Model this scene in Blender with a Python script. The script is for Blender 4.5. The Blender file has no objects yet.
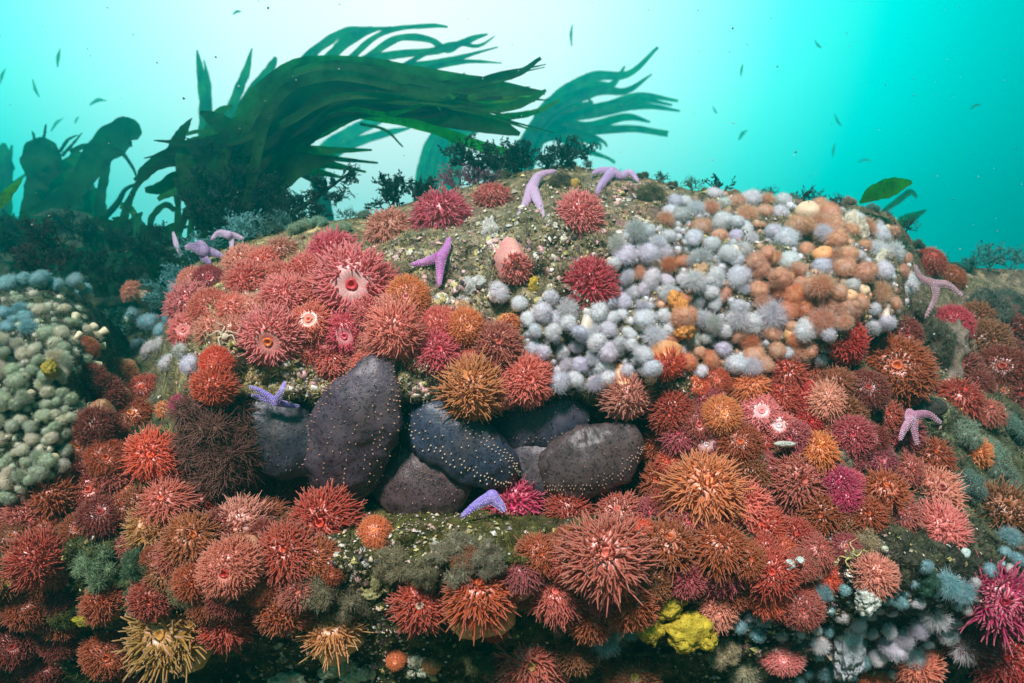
import bpy, math, random
import numpy as np
from mathutils import Vector, Matrix, Quaternion, noise

random.seed(7); rng = np.random.default_rng(7)
scn = bpy.context.scene
COL = scn.collection
F = 700.0                     # focal length in pixels of the 1024 px wide frame
CX, CY = 512.0, 341.5

# ------------------------------------------------------------------ camera
cam = bpy.data.cameras.new("camera"); cam_o = bpy.data.objects.new("camera", cam)
COL.objects.link(cam_o); cam_o.location = (0, 0, 0); cam_o.rotation_euler = (math.radians(90), 0, 0)
cam.sensor_width = 36; cam.lens = 36 * F / 1024; cam.dof.use_dof = True; cam.dof.focus_distance = 1.2; cam.dof.aperture_fstop = 4.5; cam.clip_start = 0.02; cam.clip_end = 200
scn.camera = cam_o

# ------------------------------------------------------------------ open water seen all round: brightest round the light coming down from the surface
w = bpy.data.worlds.new("World"); scn.world = w; w.use_nodes = True
nt = w.node_tree; nt.nodes.clear()
out = nt.nodes.new("ShaderNodeOutputWorld"); bg = nt.nodes.new("ShaderNodeBackground")
tc = nt.nodes.new("ShaderNodeTexCoord"); nrm = nt.nodes.new("ShaderNodeVectorMath"); nrm.operation = 'NORMALIZE'
dt = nt.nodes.new("ShaderNodeVectorMath"); dt.operation = 'DOT_PRODUCT'
gd = Vector(((400 - CX) / F, 1, (CY - 10) / F)).normalized(); dt.inputs[1].default_value = gd
ac = nt.nodes.new("ShaderNodeMath"); ac.operation = 'ARCCOSINE'
dv = nt.nodes.new("ShaderNodeMath"); dv.operation = 'DIVIDE'; dv.inputs[1].default_value = math.pi
rp = nt.nodes.new("ShaderNodeValToRGB")
stops = [(0, (1.0, 1.0, 1.0)), (12, (.80, 1.0, 1.0)), (21, (.42, 1.0, .95)), (28, (.10, .97, .89)), (34, (.0, .80, .74)), (40, (0, .56, .53)), (48, (0, .31, .30)),
         (65, (0, .12, .12)), (100, (0.008, .045, .048)), (180, (0.006, .022, .025))]
el = rp.color_ramp.elements
el[0].position = 0; el[0].color = stops[0][1] + (1,); el[1].position = 1; el[1].color = stops[-1][1] + (1,)
for a, c in stops[1:-1]:
    e = el.new(a / 180); e.color = c + (1,)
L = nt.links
L.new(tc.outputs["Generated"], nrm.inputs[0]); L.new(nrm.outputs[0], dt.inputs[0]); L.new(dt.outputs["Value"], ac.inputs[0])
L.new(ac.outputs[0], dv.inputs[0]); L.new(dv.outputs[0], rp.inputs[0]); L.new(rp.outputs[0], bg.inputs[0]); L.new(bg.outputs[0], out.inputs[0])
bg.inputs[1].default_value = 1.12

# ------------------------------------------------------------------ key light, from above and behind the diver
sun = bpy.data.lights.new("sun", 'SUN'); so = bpy.data.objects.new("sun", sun); COL.objects.link(so)
sun.energy = 5.0; sun.angle = math.radians(8); sun.color = (1.0, .87, .88)
so.rotation_euler = Vector((0.17, 0.70, -0.76)).to_track_quat('-Z', 'Y').to_euler()
scn.view_settings.view_transform = 'Standard'; scn.view_settings.look = 'None'
scn.view_settings.exposure = 0.6; scn.view_settings.gamma = 1.0; scn.view_settings.use_curve_mapping = False

# ================================================================== helpers
def P(u, v, Y): return Vector(((u - CX) / F * Y, Y, (CY - v) / F * Y))

def mesh_np(name, V, faces, mats, t=None, col=None, smooth=True):
    """V (n,3) array, faces: list of int arrays (m,k)."""
    me = bpy.data.meshes.new(name)
    V = np.asarray(V, dtype=np.float32)
    me.vertices.add(len(V)); me.vertices.foreach_set("co", V.ravel())
    faces = [np.asarray(f, dtype=np.int32) for f in faces if len(f)]
    loops = np.concatenate([f.ravel() for f in faces])
    tot = np.concatenate([np.full(len(f), f.shape[1], dtype=np.int32) for f in faces])
    start = np.concatenate([[0], np.cumsum(tot)[:-1]]).astype(np.int32)
    me.loops.add(len(loops)); me.loops.foreach_set("vertex_index", loops)
    me.polygons.add(len(tot)); me.polygons.foreach_set("loop_start", start)
    try: me.polygons.foreach_set("loop_total", tot)
    except Exception: pass
    me.polygons.foreach_set("use_smooth", np.full(len(tot), smooth, dtype=bool))
    me.update(calc_edges=True); me.validate()
    if t is not None:
        a = me.attributes.new("t", 'FLOAT', 'POINT'); a.data.foreach_set("value", np.asarray(t, dtype=np.float32))
    if col is not None:
        a = me.attributes.new("tint", 'FLOAT_COLOR', 'POINT')
        c4 = np.ones((len(V), 4), dtype=np.float32); c4[:, :3] = col; a.data.foreach_set("color", c4.ravel())
    for m in (mats if isinstance(mats, (list, tuple)) else [mats]): me.materials.append(m)
    return me

def norm(a): return a / (np.linalg.norm(a, axis=-1, keepdims=True) + 1e-9)

def sweep(Pts, Rad, K, cap=True, flat=1.0, up=None):
    """many tubes at once. Pts (N,S,3), Rad (N,S). returns V, [quads,tris], t"""
    Pts = np.asarray(Pts, float); Rad = np.asarray(Rad, float)
    N, S, _ = Pts.shape
    T = np.empty_like(Pts); T[:, 1:-1] = Pts[:, 2:] - Pts[:, :-2]; T[:, 0] = Pts[:, 1] - Pts[:, 0]; T[:, -1] = Pts[:, -1] - Pts[:, -2]
    T = norm(T)
    if up is None:
        ref = np.where(np.abs(T[:, :1, 2:3]) < .8, np.array([0, 0, 1.]), np.array([1., 0, 0]))
        # keep the reference well off the axis for the whole tube
        ref = np.broadcast_to(ref, T.shape)
    else:
        ref = np.broadcast_to(np.asarray(up, float), T.shape)
    A = norm(np.cross(T, ref)); B = np.cross(A, T)
    an = np.arange(K) * 2 * math.pi / K
    V = Pts[:, :, None, :] + Rad[:, :, None, None] * (A[:, :, None, :] * np.cos(an)[None, None, :, None] + flat * B[:, :, None, :] * np.sin(an)[None, None, :, None])
    idx = np.arange(N * S * K).reshape(N, S, K)
    nx = np.roll(idx, -1, axis=2)
    q = np.stack([idx[:, :-1], nx[:, :-1], nx[:, 1:], idx[:, 1:]], -1).reshape(-1, 4)[:, ::-1]
    V = V.reshape(-1, 3); t = np.broadcast_to(np.linspace(0, 1, S)[None, :, None], (N, S, K)).ravel()
    F_ = [q]
    if cap:
        tip = Pts[:, -1] + T[:, -1] * Rad[:, -1:] * .9
        ti = N * S * K + np.arange(N)
        tr = np.stack([idx[:, -1], nx[:, -1], np.broadcast_to(ti[:, None], (N, K))], -1).reshape(-1, 3)[:, ::-1]
        V = np.concatenate([V, tip]); t = np.concatenate([t, np.ones(N)]); F_.append(tr)
    return V, F_, t

def join(parts):
    Vs, Qs, Ts, tt, o = [], [], [], [], 0
    for V, Fs, t in parts:
        Vs.append(V); tt.append(t)
        for f in Fs: (Qs if f.shape[1] == 4 else Ts).append(f + o)
        o += len(V)
    r = []
    if Qs: r.append(np.concatenate(Qs))
    if Ts: r.append(np.concatenate(Ts))
    return np.concatenate(Vs), r, np.concatenate(tt)

def obj(name, me, parent=None, color=None, kind=None):
    o = bpy.data.objects.new(name, me); COL.objects.link(o)
    if parent: o.parent = parent
    if color is not None: o.color = tuple(color) + (1,)
    if kind: o["kind"] = kind
    return o

def tag(o, label, cat, group=None):
    assert 4 <= len(label.split()) <= 16, label
    o["label"] = label; o["category"] = cat
    if group: o["group"] = group
    return o

def thing(name, label, cat, loc=(0, 0, 0), quat=None, scale=1.0, group=None):
    o = bpy.data.objects.new(name, None); COL.objects.link(o); o.location = loc; o.empty_display_size = .02
    if quat is not None: o.rotation_mode = 'QUATERNION'; o.rotation_quaternion = quat
    o.scale = (scale,) * 3 if not isinstance(scale, (tuple, list)) else scale
    return tag(o, label, cat, group)

# ================================================================== materials
class N:
    def __init__(s, name):
        s.m = bpy.data.materials.new(name); s.m.use_nodes = True; s.t = s.m.node_tree; s.t.nodes.clear()
        s.out = s.n("ShaderNodeOutputMaterial")
    def n(s, ty, **kw):
        x = s.t.nodes.new(ty)
        for k, v in kw.items(): setattr(x, k, v)
        return x
    def l(s, a, b): s.t.links.new(a, b)
    def noise(s, scale, vec=None, detail=4, rough=.6):
        x = s.n("ShaderNodeTexNoise"); x.inputs["Scale"].default_value = scale; x.inputs["Detail"].default_value = detail; x.inputs["Roughness"].default_value = rough
        if vec is not None: s.l(vec, x.inputs["Vector"])
        return x
    def ramp(s, fac, *st):
        r = s.n("ShaderNodeValToRGB"); e = r.color_ramp.elements
        e[0].position = st[0][0]; e[0].color = tuple(st[0][1]) + (1,); e[1].position = st[-1][0]; e[1].color = tuple(st[-1][1]) + (1,)
        for p, c in st[1:-1]: k = e.new(p); k.color = tuple(c) + (1,)
        s.l(fac, r.inputs[0]); return r.outputs[0]
    def mix(s, fac, a, b, mode='MIX'):
        x = s.n("ShaderNodeMix", data_type='RGBA', blend_type=mode)
        for i, v in ((0, fac), (6, a), (7, b)):
            if isinstance(v, (int, float)): x.inputs[i].default_value = v
            elif isinstance(v, tuple): x.inputs[i].default_value = v + (1,)
            else: s.l(v, x.inputs[i])
        return x.outputs[2]
    def maprange(s, v, a, b, c, d):
        x = s.n("ShaderNodeMapRange"); s.l(v, x.inputs[0])
        for i, k in enumerate((a, b, c, d)): x.inputs[i + 1].default_value = k
        return x.outputs[0]
    def bsdf(s, col, rough=.6, spec=.4, bump=None, bs=.5, bd=.004, trans=0, tcol=None):
        b = s.n("ShaderNodeBsdfPrincipled"); b.inputs["Roughness"].default_value = rough; b.inputs["Specular IOR Level"].default_value = spec
        if isinstance(col, tuple): b.inputs["Base Color"].default_value = col + (1,)
        else: s.l(col, b.inputs["Base Color"])
        if bump is not None:
            k = s.n("ShaderNodeBump"); k.inputs["Strength"].default_value = bs; k.inputs["Distance"].default_value = bd
            s.l(bump, k.inputs["Height"]); s.l(k.outputs[0], b.inputs["Normal"])
        o = b.outputs[0]
        if trans:
            tr = s.n("ShaderNodeBsdfTranslucent"); c = tcol if tcol is not None else col
            if isinstance(c, tuple): tr.inputs[0].default_value = c + (1,)
            else: s.l(c, tr.inputs[0])
            mx = s.n("ShaderNodeMixShader"); mx.inputs[0].default_value = trans; s.l(o, mx.inputs[1]); s.l(tr.outputs[0], mx.inputs[2]); o = mx.outputs[0]
        s.l(o, s.out.inputs[0]); return s.m

def flesh(name, tip=.35, trans=.25, rough=.35, spec=.5, lo=.75, hi=1.2, stripes=False, base_dark=1.0, scale=9.0, tipcol=(.95, .72, .66)):
    k = N(name); oi = k.n("ShaderNodeObjectInfo"); at = k.n("ShaderNodeAttribute", attribute_name="t"); tc = k.n("ShaderNodeTexCoord")
    nz = k.noise(scale, tc.outputs["Object"], 3)
    rnd = k.maprange(nz.outputs[0], .3, .7, lo, hi)
    c = k.mix(1.0, oi.outputs["Color"], rnd, 'MULTIPLY')
    if stripes:
        sp = k.n("ShaderNodeSeparateXYZ"); k.l(tc.outputs["Object"], sp.inputs[0]); an = k.n("ShaderNodeMath", operation='ARCTAN2'); k.l(sp.outputs[0], an.inputs[0]); k.l(sp.outputs[1], an.inputs[1])
        m = k.n("ShaderNodeMath", operation='MULTIPLY'); k.l(an.outputs[0], m.inputs[0]); m.inputs[1].default_value = 22; sn = k.n("ShaderNodeMath", operation='SINE'); k.l(m.outputs[0], sn.inputs[0])
        c = k.mix(k.maprange(sn.outputs[0], .1, .9, 0, .55), c, (.95, .62, .55))
    tf = k.maprange(at.outputs["Fac"], .6, 1, 0, tip)
    c = k.mix(tf, c, tipcol)
    return k.bsdf(c, rough, spec, trans=trans)
M_tent = flesh("anemone_tentacle", tip=.27, rough=.55, spec=.25, trans=.42, tipcol=(.95, .62, .48))
M_disc = flesh("anemone_disc", tip=0, trans=.15, stripes=True); M_mouth = flesh("anemone_mouth", tip=0, trans=.1)
M_plume = flesh("plumose_hair", tip=.35, trans=.62, rough=.8, spec=.1, lo=.93, hi=1.07, tipcol=(.95, .95, 1))
M_col = (lambda k: (lambda oi, wv: k.bsdf(k.mix(k.maprange(wv.outputs[0], .35, .65, 0, 1), oi.outputs["Color"], k.mix(.5, oi.outputs["Color"], (.8, .6, .3))), .45, .5, wv.outputs[0], .3, .003, trans=.12))
         (k.n("ShaderNodeObjectInfo"), k.noise(7, k.n("ShaderNodeTexCoord").outputs["Object"], 4)))(N("anemone_column"))

def m_rock(pat=1.0, nm="reef_rock"):
    k = N(nm); tc = k.n("ShaderNodeTexCoord").outputs["Object"]; at = k.n("ShaderNodeAttribute", attribute_name="tint")
    n1 = k.noise(9, tc, 8, .7); n2 = k.noise(38, tc, 6, .7); n3 = k.noise(150, tc, 3, .6)
    c = k.mix(1.0, at.outputs["Color"], k.ramp(n2.outputs[0], (.30, (.12, .12, .12)), (.5, (.85, .80, .72)), (.68, (2.4, 2.2, 1.8))), 'MULTIPLY')
    c = k.mix(k.maprange(n1.outputs[0], .52, .62, 0, .7 * pat), c, k.ramp(n3.outputs[0], (.35, (.05, .06, .02)), (.65, (.20, .19, .08))))
    v = k.n("ShaderNodeTexVoronoi"); v.inputs["Scale"].default_value = 75; k.l(tc, v.inputs["Vector"])
    barn = k.mix(1.0, k.maprange(v.outputs["Distance"], .0, .3, 1, 0), k.maprange(k.noise(14, tc, 3).outputs[0], .54, .66, 0, pat), 'MULTIPLY')
    c = k.mix(barn, c, (.62, .58, .48))
    pk = k.maprange(k.noise(21, tc, 4).outputs[0], .60, .68, 0, .7 * pat); c = k.mix(pk, c, (.34, .17, .17))
    h = k.mix(.5, n2.outputs[0], n3.outputs[0])
    return k.bsdf(c, .8, .25, h, .9, .012)
M_rock = m_rock(); M_mound = m_rock(0.0, "mound_rock")
def m_vc(name, trans=.2, rough=.7, spec=.2, ns=60):
    k = N(name); at = k.n("ShaderNodeAttribute", attribute_name="tint"); tc = k.n("ShaderNodeTexCoord").outputs["Object"]
    c = k.mix(1.0, at.outputs["Color"], k.maprange(k.noise(ns, tc, 2).outputs[0], .3, .7, .6, 1.4), 'MULTIPLY')
    return k.bsdf(c, rough, spec, trans=trans)
M_turf = m_vc("algal_turf")
M_shell = m_vc("shell_grit", trans=0, rough=.4, spec=.5)
def m_oc(name, trans=.2, rough=.6, spec=.3, ns=20, lo=.6, hi=1.35, bs=.4, bd=.003, tipc=None):
    k = N(name); oi = k.n("ShaderNodeObjectInfo"); tc = k.n("ShaderNodeTexCoord").outputs["Object"]; nz = k.noise(ns, tc, 5)
    c = k.mix(1.0, oi.outputs["Color"], k.maprange(nz.outputs[0], .3, .7, lo, hi), 'MULTIPLY')
    return k.bsdf(c, rough, spec, nz.outputs[0], bs, bd, trans=trans)
M_bush = m_oc("hydroid_bush", trans=.3, ns=70)
def m_sponge():
    k = N("sponge"); oi = k.n("ShaderNodeObjectInfo"); tc = k.n("ShaderNodeTexCoord").outputs["Object"]; nz = k.noise(60, tc, 6, .7); v = k.n("ShaderNodeTexVoronoi"); v.inputs["Scale"].default_value = 190; k.l(tc, v.inputs["Vector"])
    c = k.mix(1.0, oi.outputs["Color"], k.maprange(nz.outputs[0], .3, .7, .5, 1.3), 'MULTIPLY'); c = k.mix(k.maprange(v.outputs["Distance"], .12, .3, .8, 0), c, (.05, .04, .015))
    c = k.mix(k.maprange(k.noise(25, tc, 4).outputs[0], .52, .64, 0, .7), c, (.12, .10, .04))
    return k.bsdf(c, .8, .2, nz.outputs[0], .9, .008, trans=.1)
M_sponge = m_sponge()
M_stem = m_oc("stem", trans=.1)
def m_star():
    k = N("starfish_skin"); oi = k.n("ShaderNodeObjectInfo"); tc = k.n("ShaderNodeTexCoord").outputs["Object"]
    v = k.n("ShaderNodeTexVoronoi"); v.inputs["Scale"].default_value = 300; k.l(tc, v.inputs["Vector"])
    c = k.mix(k.maprange(v.outputs["Distance"], .10, .35, .55, 0), oi.outputs["Color"], (.70, .64, .74))
    c = k.mix(k.maprange(k.noise(40, tc, 3).outputs[0], .4, .7, 0, .25), c, (.6, .5, .65))
    return k.bsdf(c, .5, .35, v.outputs["Distance"], .5, .0015)
M_star = m_star()
def m_cuke():
    k = N("cucumber_skin"); oi = k.n("ShaderNodeObjectInfo"); tc = k.n("ShaderNodeTexCoord").outputs["Object"]
    nz = k.noise(26, tc, 6, .65); v = k.n("ShaderNodeTexVoronoi"); v.inputs["Scale"].default_value = 150
    ds = k.mix(.03, tc, k.noise(60, tc, 2).outputs["Color"]); k.l(ds, v.inputs["Vector"])
    c = k.mix(1.0, oi.outputs["Color"], k.maprange(nz.outputs[0], .3, .7, .55, 1.5), 'MULTIPLY')
    c = k.mix(k.maprange(k.noise(12, tc, 3).outputs[0], .5, .66, 0, .45), c, (.10, .075, .055))
    c = k.mix(k.maprange(v.outputs["Distance"], .28, .42, .75, 0), c, (.006, .005, .008))
    return k.bsdf(c, .42, .45, nz.outputs[0], .6, .006)
M_cuke = m_cuke()
def m_kelp():
    k = N("kelp_blade"); oi = k.n("ShaderNodeObjectInfo"); tc = k.n("ShaderNodeTexCoord").outputs["Object"]
    nz = k.noise(9, tc, 6); n2 = k.noise(60, tc, 3)
    c = k.mix(1.0, oi.outputs["Color"], k.maprange(nz.outputs[0], .35, .65, .4, 1.8), 'MULTIPLY')
    c = k.mix(k.maprange(n2.outputs[0], .58, .66, 0, .6), c, (.02, .025, .01))
    tcol = k.mix(1.0, c, (1.2, 4.0, 1.8), 'MULTIPLY')
    return k.bsdf(c, .7, .12, nz.outputs[0], .2, .01, trans=.72, tcol=tcol)
M_kelp = m_kelp()

# ================================================================== the reef surface
SIL = [(-500, 300), (-200, 285), (0, 283), (60, 287), (95, 306), (118, 338), (150, 338), (172, 300), (188, 268), (215, 252), (260, 238), (300, 226), (370, 215), (430, 196), (470, 186),
       (520, 172), (560, 164), (600, 170), (650, 178), (690, 190), (740, 196), (800, 199), (850, 203), (892, 214), (910, 236), (924, 262), (940, 268), (980, 268), (1030, 270), (1150, 268), (1500, 262)]
SX, SY = zip(*SIL)
def sil(u): return np.interp(u, SX, SY)
VB = 1000.0
PC = [(100, 1.50), (200, 1.40), (260, 1.34), (330, 1.27), (392, 1.24), (408, 1.31), (430, 1.39), (490, 1.38), (512, 1.30), (535, 1.15), (560, 1.09), (600, 1.14), (640, 1.22), (683, 1.315), (760, 1.46), (1000, 1.9)]  # lowest rows of both profiles recede: undercut added to dim the reef's foot
PO = [(100, 1.50), (200, 1.40), (260, 1.35), (330, 1.30), (392, 1.26), (450, 1.24), (512, 1.19), (560, 1.11), (600, 1.14), (640, 1.22), (683, 1.315), (760, 1.46), (1000, 1.9)]
def sst(x, a, b): t = np.clip((x - a) / (b - a), 0, 1); return t * t * (3 - 2 * t)
def Ybase(u, v):
    pc = np.interp(v, *zip(*PC)); po = np.interp(v, *zip(*PO))
    k = sst(u, 170, 230) * (1 - sst(u, 630, 690)); y = pc * k + po * (1 - k)
    # the crevice between the left boulder and the main one
    y = y + .42 * np.exp(-((u - 135) / 34.) ** 2) * (1 - sst(v, 350, 455))
    y = y - .05 * np.exp(-((u - 20) / 70.) ** 2) * (1 - sst(v, 470, 540))
    # right side falls away
    y = y + .42 * sst(u, 840, 1100) * (1 - sst(v, 380, 640) * .75)
    y = y + .24 * sst(u, 893, 925) * (1 - sst(v, 350, 420)) - .05 * np.exp(-((u - 850) / 60.) ** 2) * (1 - sst(v, 330, 370))
    y = y + .10 * np.exp(-((u - 880) / 26.) ** 2) * np.exp(-((v - 345) / 22.) ** 2)
    d = np.clip((v - sil(u)) / 75., 0, 1); y = y + .26 * (1 - d) ** 2
    return y
nu, nv, nb = 440, 230, 44
U = np.linspace(-420, 1420, nu)
T_ = np.linspace(0, 1, nv)
GU = np.broadcast_to(U[None], (nv, nu)); GV = VB + (sil(U)[None] - VB) * T_[:, None]
GY = Ybase(GU, GV)
nz = np.empty(GY.shape)
for j in range(nv):
    for i in range(nu):
        y = GY[j, i]; p = Vector(((GU[j, i] - CX) / F * y, y, (CY - GV[j, i]) / F * y))
        nz[j, i] = noise.fractal(p * 4.2, .8, 2.1, 4) * .045 + noise.fractal(p * 17, .7, 2.2, 4) * .016 - (.3 - abs(noise.noise(p * 9))) * .035 - max(0, noise.noise(p * 26) - .1) * .03
GY = GY + nz
G = np.stack([(GU - CX) / F * GY, GY, (CY - GV) / F * GY], -1)
top = G[-1]; rows = [G]
for k in range(1, nb):
    s = 2.2 * (k / nb) ** 1.6
    r = top.copy(); r[:, 1] += s; r[:, 2] -= .10 * s + .18 * min(s, .5)
    for i in range(nu): r[i, 2] += noise.fractal(Vector(r[i]) * 5, .8, 2.1, 4) * .03 * min(1, s * 6)
    r[:, 0] *= 1 + .3 * s
    rows.append(r[None])
GA = np.concatenate(rows); H = GA.shape[0]
def grid_faces(h, w_):
    ix = np.arange(h * w_).reshape(h, w_)
    return np.stack([ix[:-1, :-1], ix[:-1, 1:], ix[1:, 1:], ix[1:, :-1]], -1).reshape(-1, 4)

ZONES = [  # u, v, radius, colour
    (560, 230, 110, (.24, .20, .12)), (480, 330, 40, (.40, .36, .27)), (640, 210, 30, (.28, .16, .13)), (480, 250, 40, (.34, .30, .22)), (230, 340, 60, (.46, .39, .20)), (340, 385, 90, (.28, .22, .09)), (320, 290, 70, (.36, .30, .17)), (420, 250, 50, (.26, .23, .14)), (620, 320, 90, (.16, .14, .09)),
    (780, 300, 110, (.16, .13, .08)), (60, 400, 80, (.07, .08, .05)), (140, 300, 60, (.03, .06, .05)), (440, 510, 80, (.13, .12, .03)), (330, 570, 90, (.10, .09, .045)),  # crevice zone: dim teal of the ambient light put into the rock tint
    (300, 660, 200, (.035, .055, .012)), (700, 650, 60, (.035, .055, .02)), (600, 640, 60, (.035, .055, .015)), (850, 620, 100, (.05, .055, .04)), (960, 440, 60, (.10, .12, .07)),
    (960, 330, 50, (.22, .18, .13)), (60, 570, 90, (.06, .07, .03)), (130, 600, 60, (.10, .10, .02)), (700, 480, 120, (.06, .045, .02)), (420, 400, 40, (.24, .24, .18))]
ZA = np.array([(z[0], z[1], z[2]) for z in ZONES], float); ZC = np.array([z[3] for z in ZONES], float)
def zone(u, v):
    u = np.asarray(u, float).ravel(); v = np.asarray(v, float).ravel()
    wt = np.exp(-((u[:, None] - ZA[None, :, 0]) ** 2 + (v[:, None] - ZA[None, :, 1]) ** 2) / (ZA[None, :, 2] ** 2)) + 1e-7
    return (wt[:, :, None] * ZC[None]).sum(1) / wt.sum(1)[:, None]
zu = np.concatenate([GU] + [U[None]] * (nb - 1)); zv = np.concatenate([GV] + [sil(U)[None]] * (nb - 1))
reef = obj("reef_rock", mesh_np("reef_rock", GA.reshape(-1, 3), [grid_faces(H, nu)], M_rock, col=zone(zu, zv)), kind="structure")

def surf_np(u, v):
    u = np.asarray(u, float); v = np.asarray(v, float)
    fi = np.clip((u - U[0]) / (U[1] - U[0]), 0, nu - 1.001); fj = np.clip((v - VB) / (sil(u) - VB) * (nv - 1), 0, nv - 1.001)
    i = fi.astype(int); j = fj.astype(int); a = (fi - i)[..., None]; b = (fj - j)[..., None]
    p = (G[j, i] * (1 - a) + G[j, i + 1] * a) * (1 - b) + (G[j + 1, i] * (1 - a) + G[j + 1, i + 1] * a) * b
    i2 = np.minimum(i + 2, nu - 1); i1 = np.maximum(i - 2, 0); j2 = np.minimum(j + 3, nv - 1); j1 = np.maximum(j - 3, 0)
    n = norm(np.cross(G[j, i2] - G[j, i1], G[j2, i] - G[j1, i]))
    n = np.where(n[..., 1:2] > 0, -n, n)
    return p, n
def surf(u, v):
    p, n = surf_np(np.array([u]), np.array([v])); return Vector(p[0]), Vector(n[0])

# mound of dead holdfasts behind the left side, and the seabed
def mound():
    us = np.linspace(-700, 1600, 130); tops = np.interp(us, [-700, -200, 0, 60, 120, 200, 300, 420, 600, 900, 1000, 1600], [205, 212, 222, 226, 232, 236, 226, 222, 260, 300, 300, 300])
    Ys = np.concatenate([np.linspace(1.75, 2.7, 40), np.linspace(2.8, 5.2, 36)])
    V = []
    for y in Ys:
        a = min(1, (y - 1.75) / .95)
        for u, tp in zip(us, tops):
            vv = 430 + (tp - 430) * (a ** .7) if y < 2.75 else None
            x = (u - CX) / F * min(y, 2.7) * (1 + max(0, y - 2.7) * .2)
            z = (CY - vv) / F * y if vv is not None else (CY - tp) / F * 2.7 - (y - 2.7) * .16
            p = Vector((x, y, z)); V.append((x, y + .02, z + noise.fractal(p * 3.5, .8, 2.1, 5) * .10))
    V = np.array(V); return mesh_np("kelp_forest_mound", V, [grid_faces(len(Ys), len(us))], M_mound, col=np.broadcast_to(np.array([.022, .035, .02]), V.shape))
obj("kelp_forest_mound", mound(), kind="structure")
g = np.stack(np.meshgrid(np.linspace(-8.5, 8.5, 60), np.linspace(-2.5, 9, 60)), -1).reshape(-1, 2)
gz = np.array([-1.05 + noise.fractal(Vector((a, b, 0)), .8, 2.1, 5) * .12 for a, b in g])
obj("seabed", mesh_np("seabed", np.column_stack([g, gz]), [grid_faces(60, 60)], M_rock, col=np.broadcast_to(np.array([.12, .12, .09]), (3600, 3))), kind="structure")

# ------------------------------------------------------------------ turf and grit on the rock (uncountable)
def spikes(p, d, ln, r):
    """3-sided spikes, one row each"""
    a = norm(np.cross(d, rng.normal(size=d.shape))); b = np.cross(d, a); n = len(p)
    V = np.stack([p + a * r, p + (-.5 * a + .87 * b) * r, p + (-.5 * a - .87 * b) * r, p + d * ln], 1).reshape(-1, 3)
    i = np.arange(n)[:, None] * 4
    Fc = np.concatenate([i + [0, 1, 3], i + [1, 2, 3], i + [2, 0, 3]]); return V, Fc
def turf(n, per):
    u = rng.uniform(-120, 1150, n); v = sil(u) + (rng.uniform(0, 1, n)) * (790 - sil(u)) * 1.0 + .5
    ok = ~((u > 330) & (u < 650) & (v > 405) & (v < 505)); u = u[ok]; v = v[ok]
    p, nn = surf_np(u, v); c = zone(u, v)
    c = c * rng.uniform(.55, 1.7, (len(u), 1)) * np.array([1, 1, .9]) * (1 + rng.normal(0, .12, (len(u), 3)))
    hgt = rng.uniform(.004, .012, (len(u), 1)) * np.where((v > 610)[:, None], .8, 1)
    p = np.repeat(p, per, 0) + rng.normal(0, .004, (len(u) * per, 3)); nn = np.repeat(nn, per, 0); hgt = np.repeat(hgt, per, 0); c = np.repeat(c, per, 0)
    d = norm(nn + rng.normal(0, .55, nn.shape) + np.array([0, 0, .3]))
    p = p - nn * .003
    V, Fc = spikes(p, d, hgt * rng.uniform(.7, 1.4, hgt.shape) + .003, rng.uniform(.0006, .0013, hgt.shape))
    return V, Fc, np.repeat(np.clip(c, .005, .9), 4, 0)
V, Fc, c = turf(34000, 7)
tag(obj("algal_turf", mesh_np("algal_turf", V, [Fc], M_turf, col=c, smooth=False), kind="stuff"), "short olive and brown turf covering the bare reef rock", "turf")
def grit(n):
    u = rng.uniform(-60, 1080, n * 4); v = rng.uniform(170, 700, n * 4)
    hot = np.array([(490, 240, 35), (470, 280, 30), (230, 340, 40), (215, 390, 30), (300, 400, 50), (420, 395, 30), (660, 260, 60), (560, 240, 60), (850, 300, 50), (940, 370, 30), (340, 570, 50), (340, 640, 70),
                    (820, 590, 60), (430, 510, 60), (130, 590, 30), (250, 310, 30), (400, 260, 30), (620, 330, 90), (760, 620, 60), (730, 260, 90)], float)
    pr = np.exp(-((u[:, None] - hot[:, 0]) ** 2 + (v[:, None] - hot[:, 1]) ** 2) / hot[:, 2] ** 2).max(1) * .9 + .06
    ok = (rng.uniform(size=len(u)) < pr) & (v > sil(u) + 2); u = u[ok][:n]; v = v[ok][:n]
    p, nn = surf_np(u, v); m = len(u)
    # small tilted shell chips: squashed octahedra
    R = rng.gamma(1.7, .0012, m) + .0009; a = norm(np.cross(nn, rng.normal(size=nn.shape))); b = norm(np.cross(nn, a) + nn * rng.normal(0, .4, (m, 1)))
    R = R[:, None]; p = p + nn * .004
    V = np.stack([p + a * R, p + b * R * .7, p - a * R, p - b * R * .7, p + nn * R * .55, p - nn * R * .55], 1).reshape(-1, 3)
    i = np.arange(m)[:, None] * 6
    Fc = np.concatenate([i + k for k in ([0, 1, 4], [1, 2, 4], [2, 3, 4], [3, 0, 4], [1, 0, 5], [2, 1, 5], [3, 2, 5], [0, 3, 5])])
    base = np.array([(.75, .72, .62), (.6, .52, .36), (.62, .55, .2), (.7, .45, .4), (.15, .11, .12), (.3, .24, .12)])[rng.integers(0, 6, m)] * rng.uniform(.5, 1.1, (m, 1))
    return V, Fc, np.repeat(base, 6, 0)
V, Fc, c = grit(15000)
tag(obj("shell_grit", mesh_np("shell_grit", V, [Fc], M_shell, col=c, smooth=False), kind="stuff"), "scattered shell chips barnacles and grit lodged on the rock", "shell grit")

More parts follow.
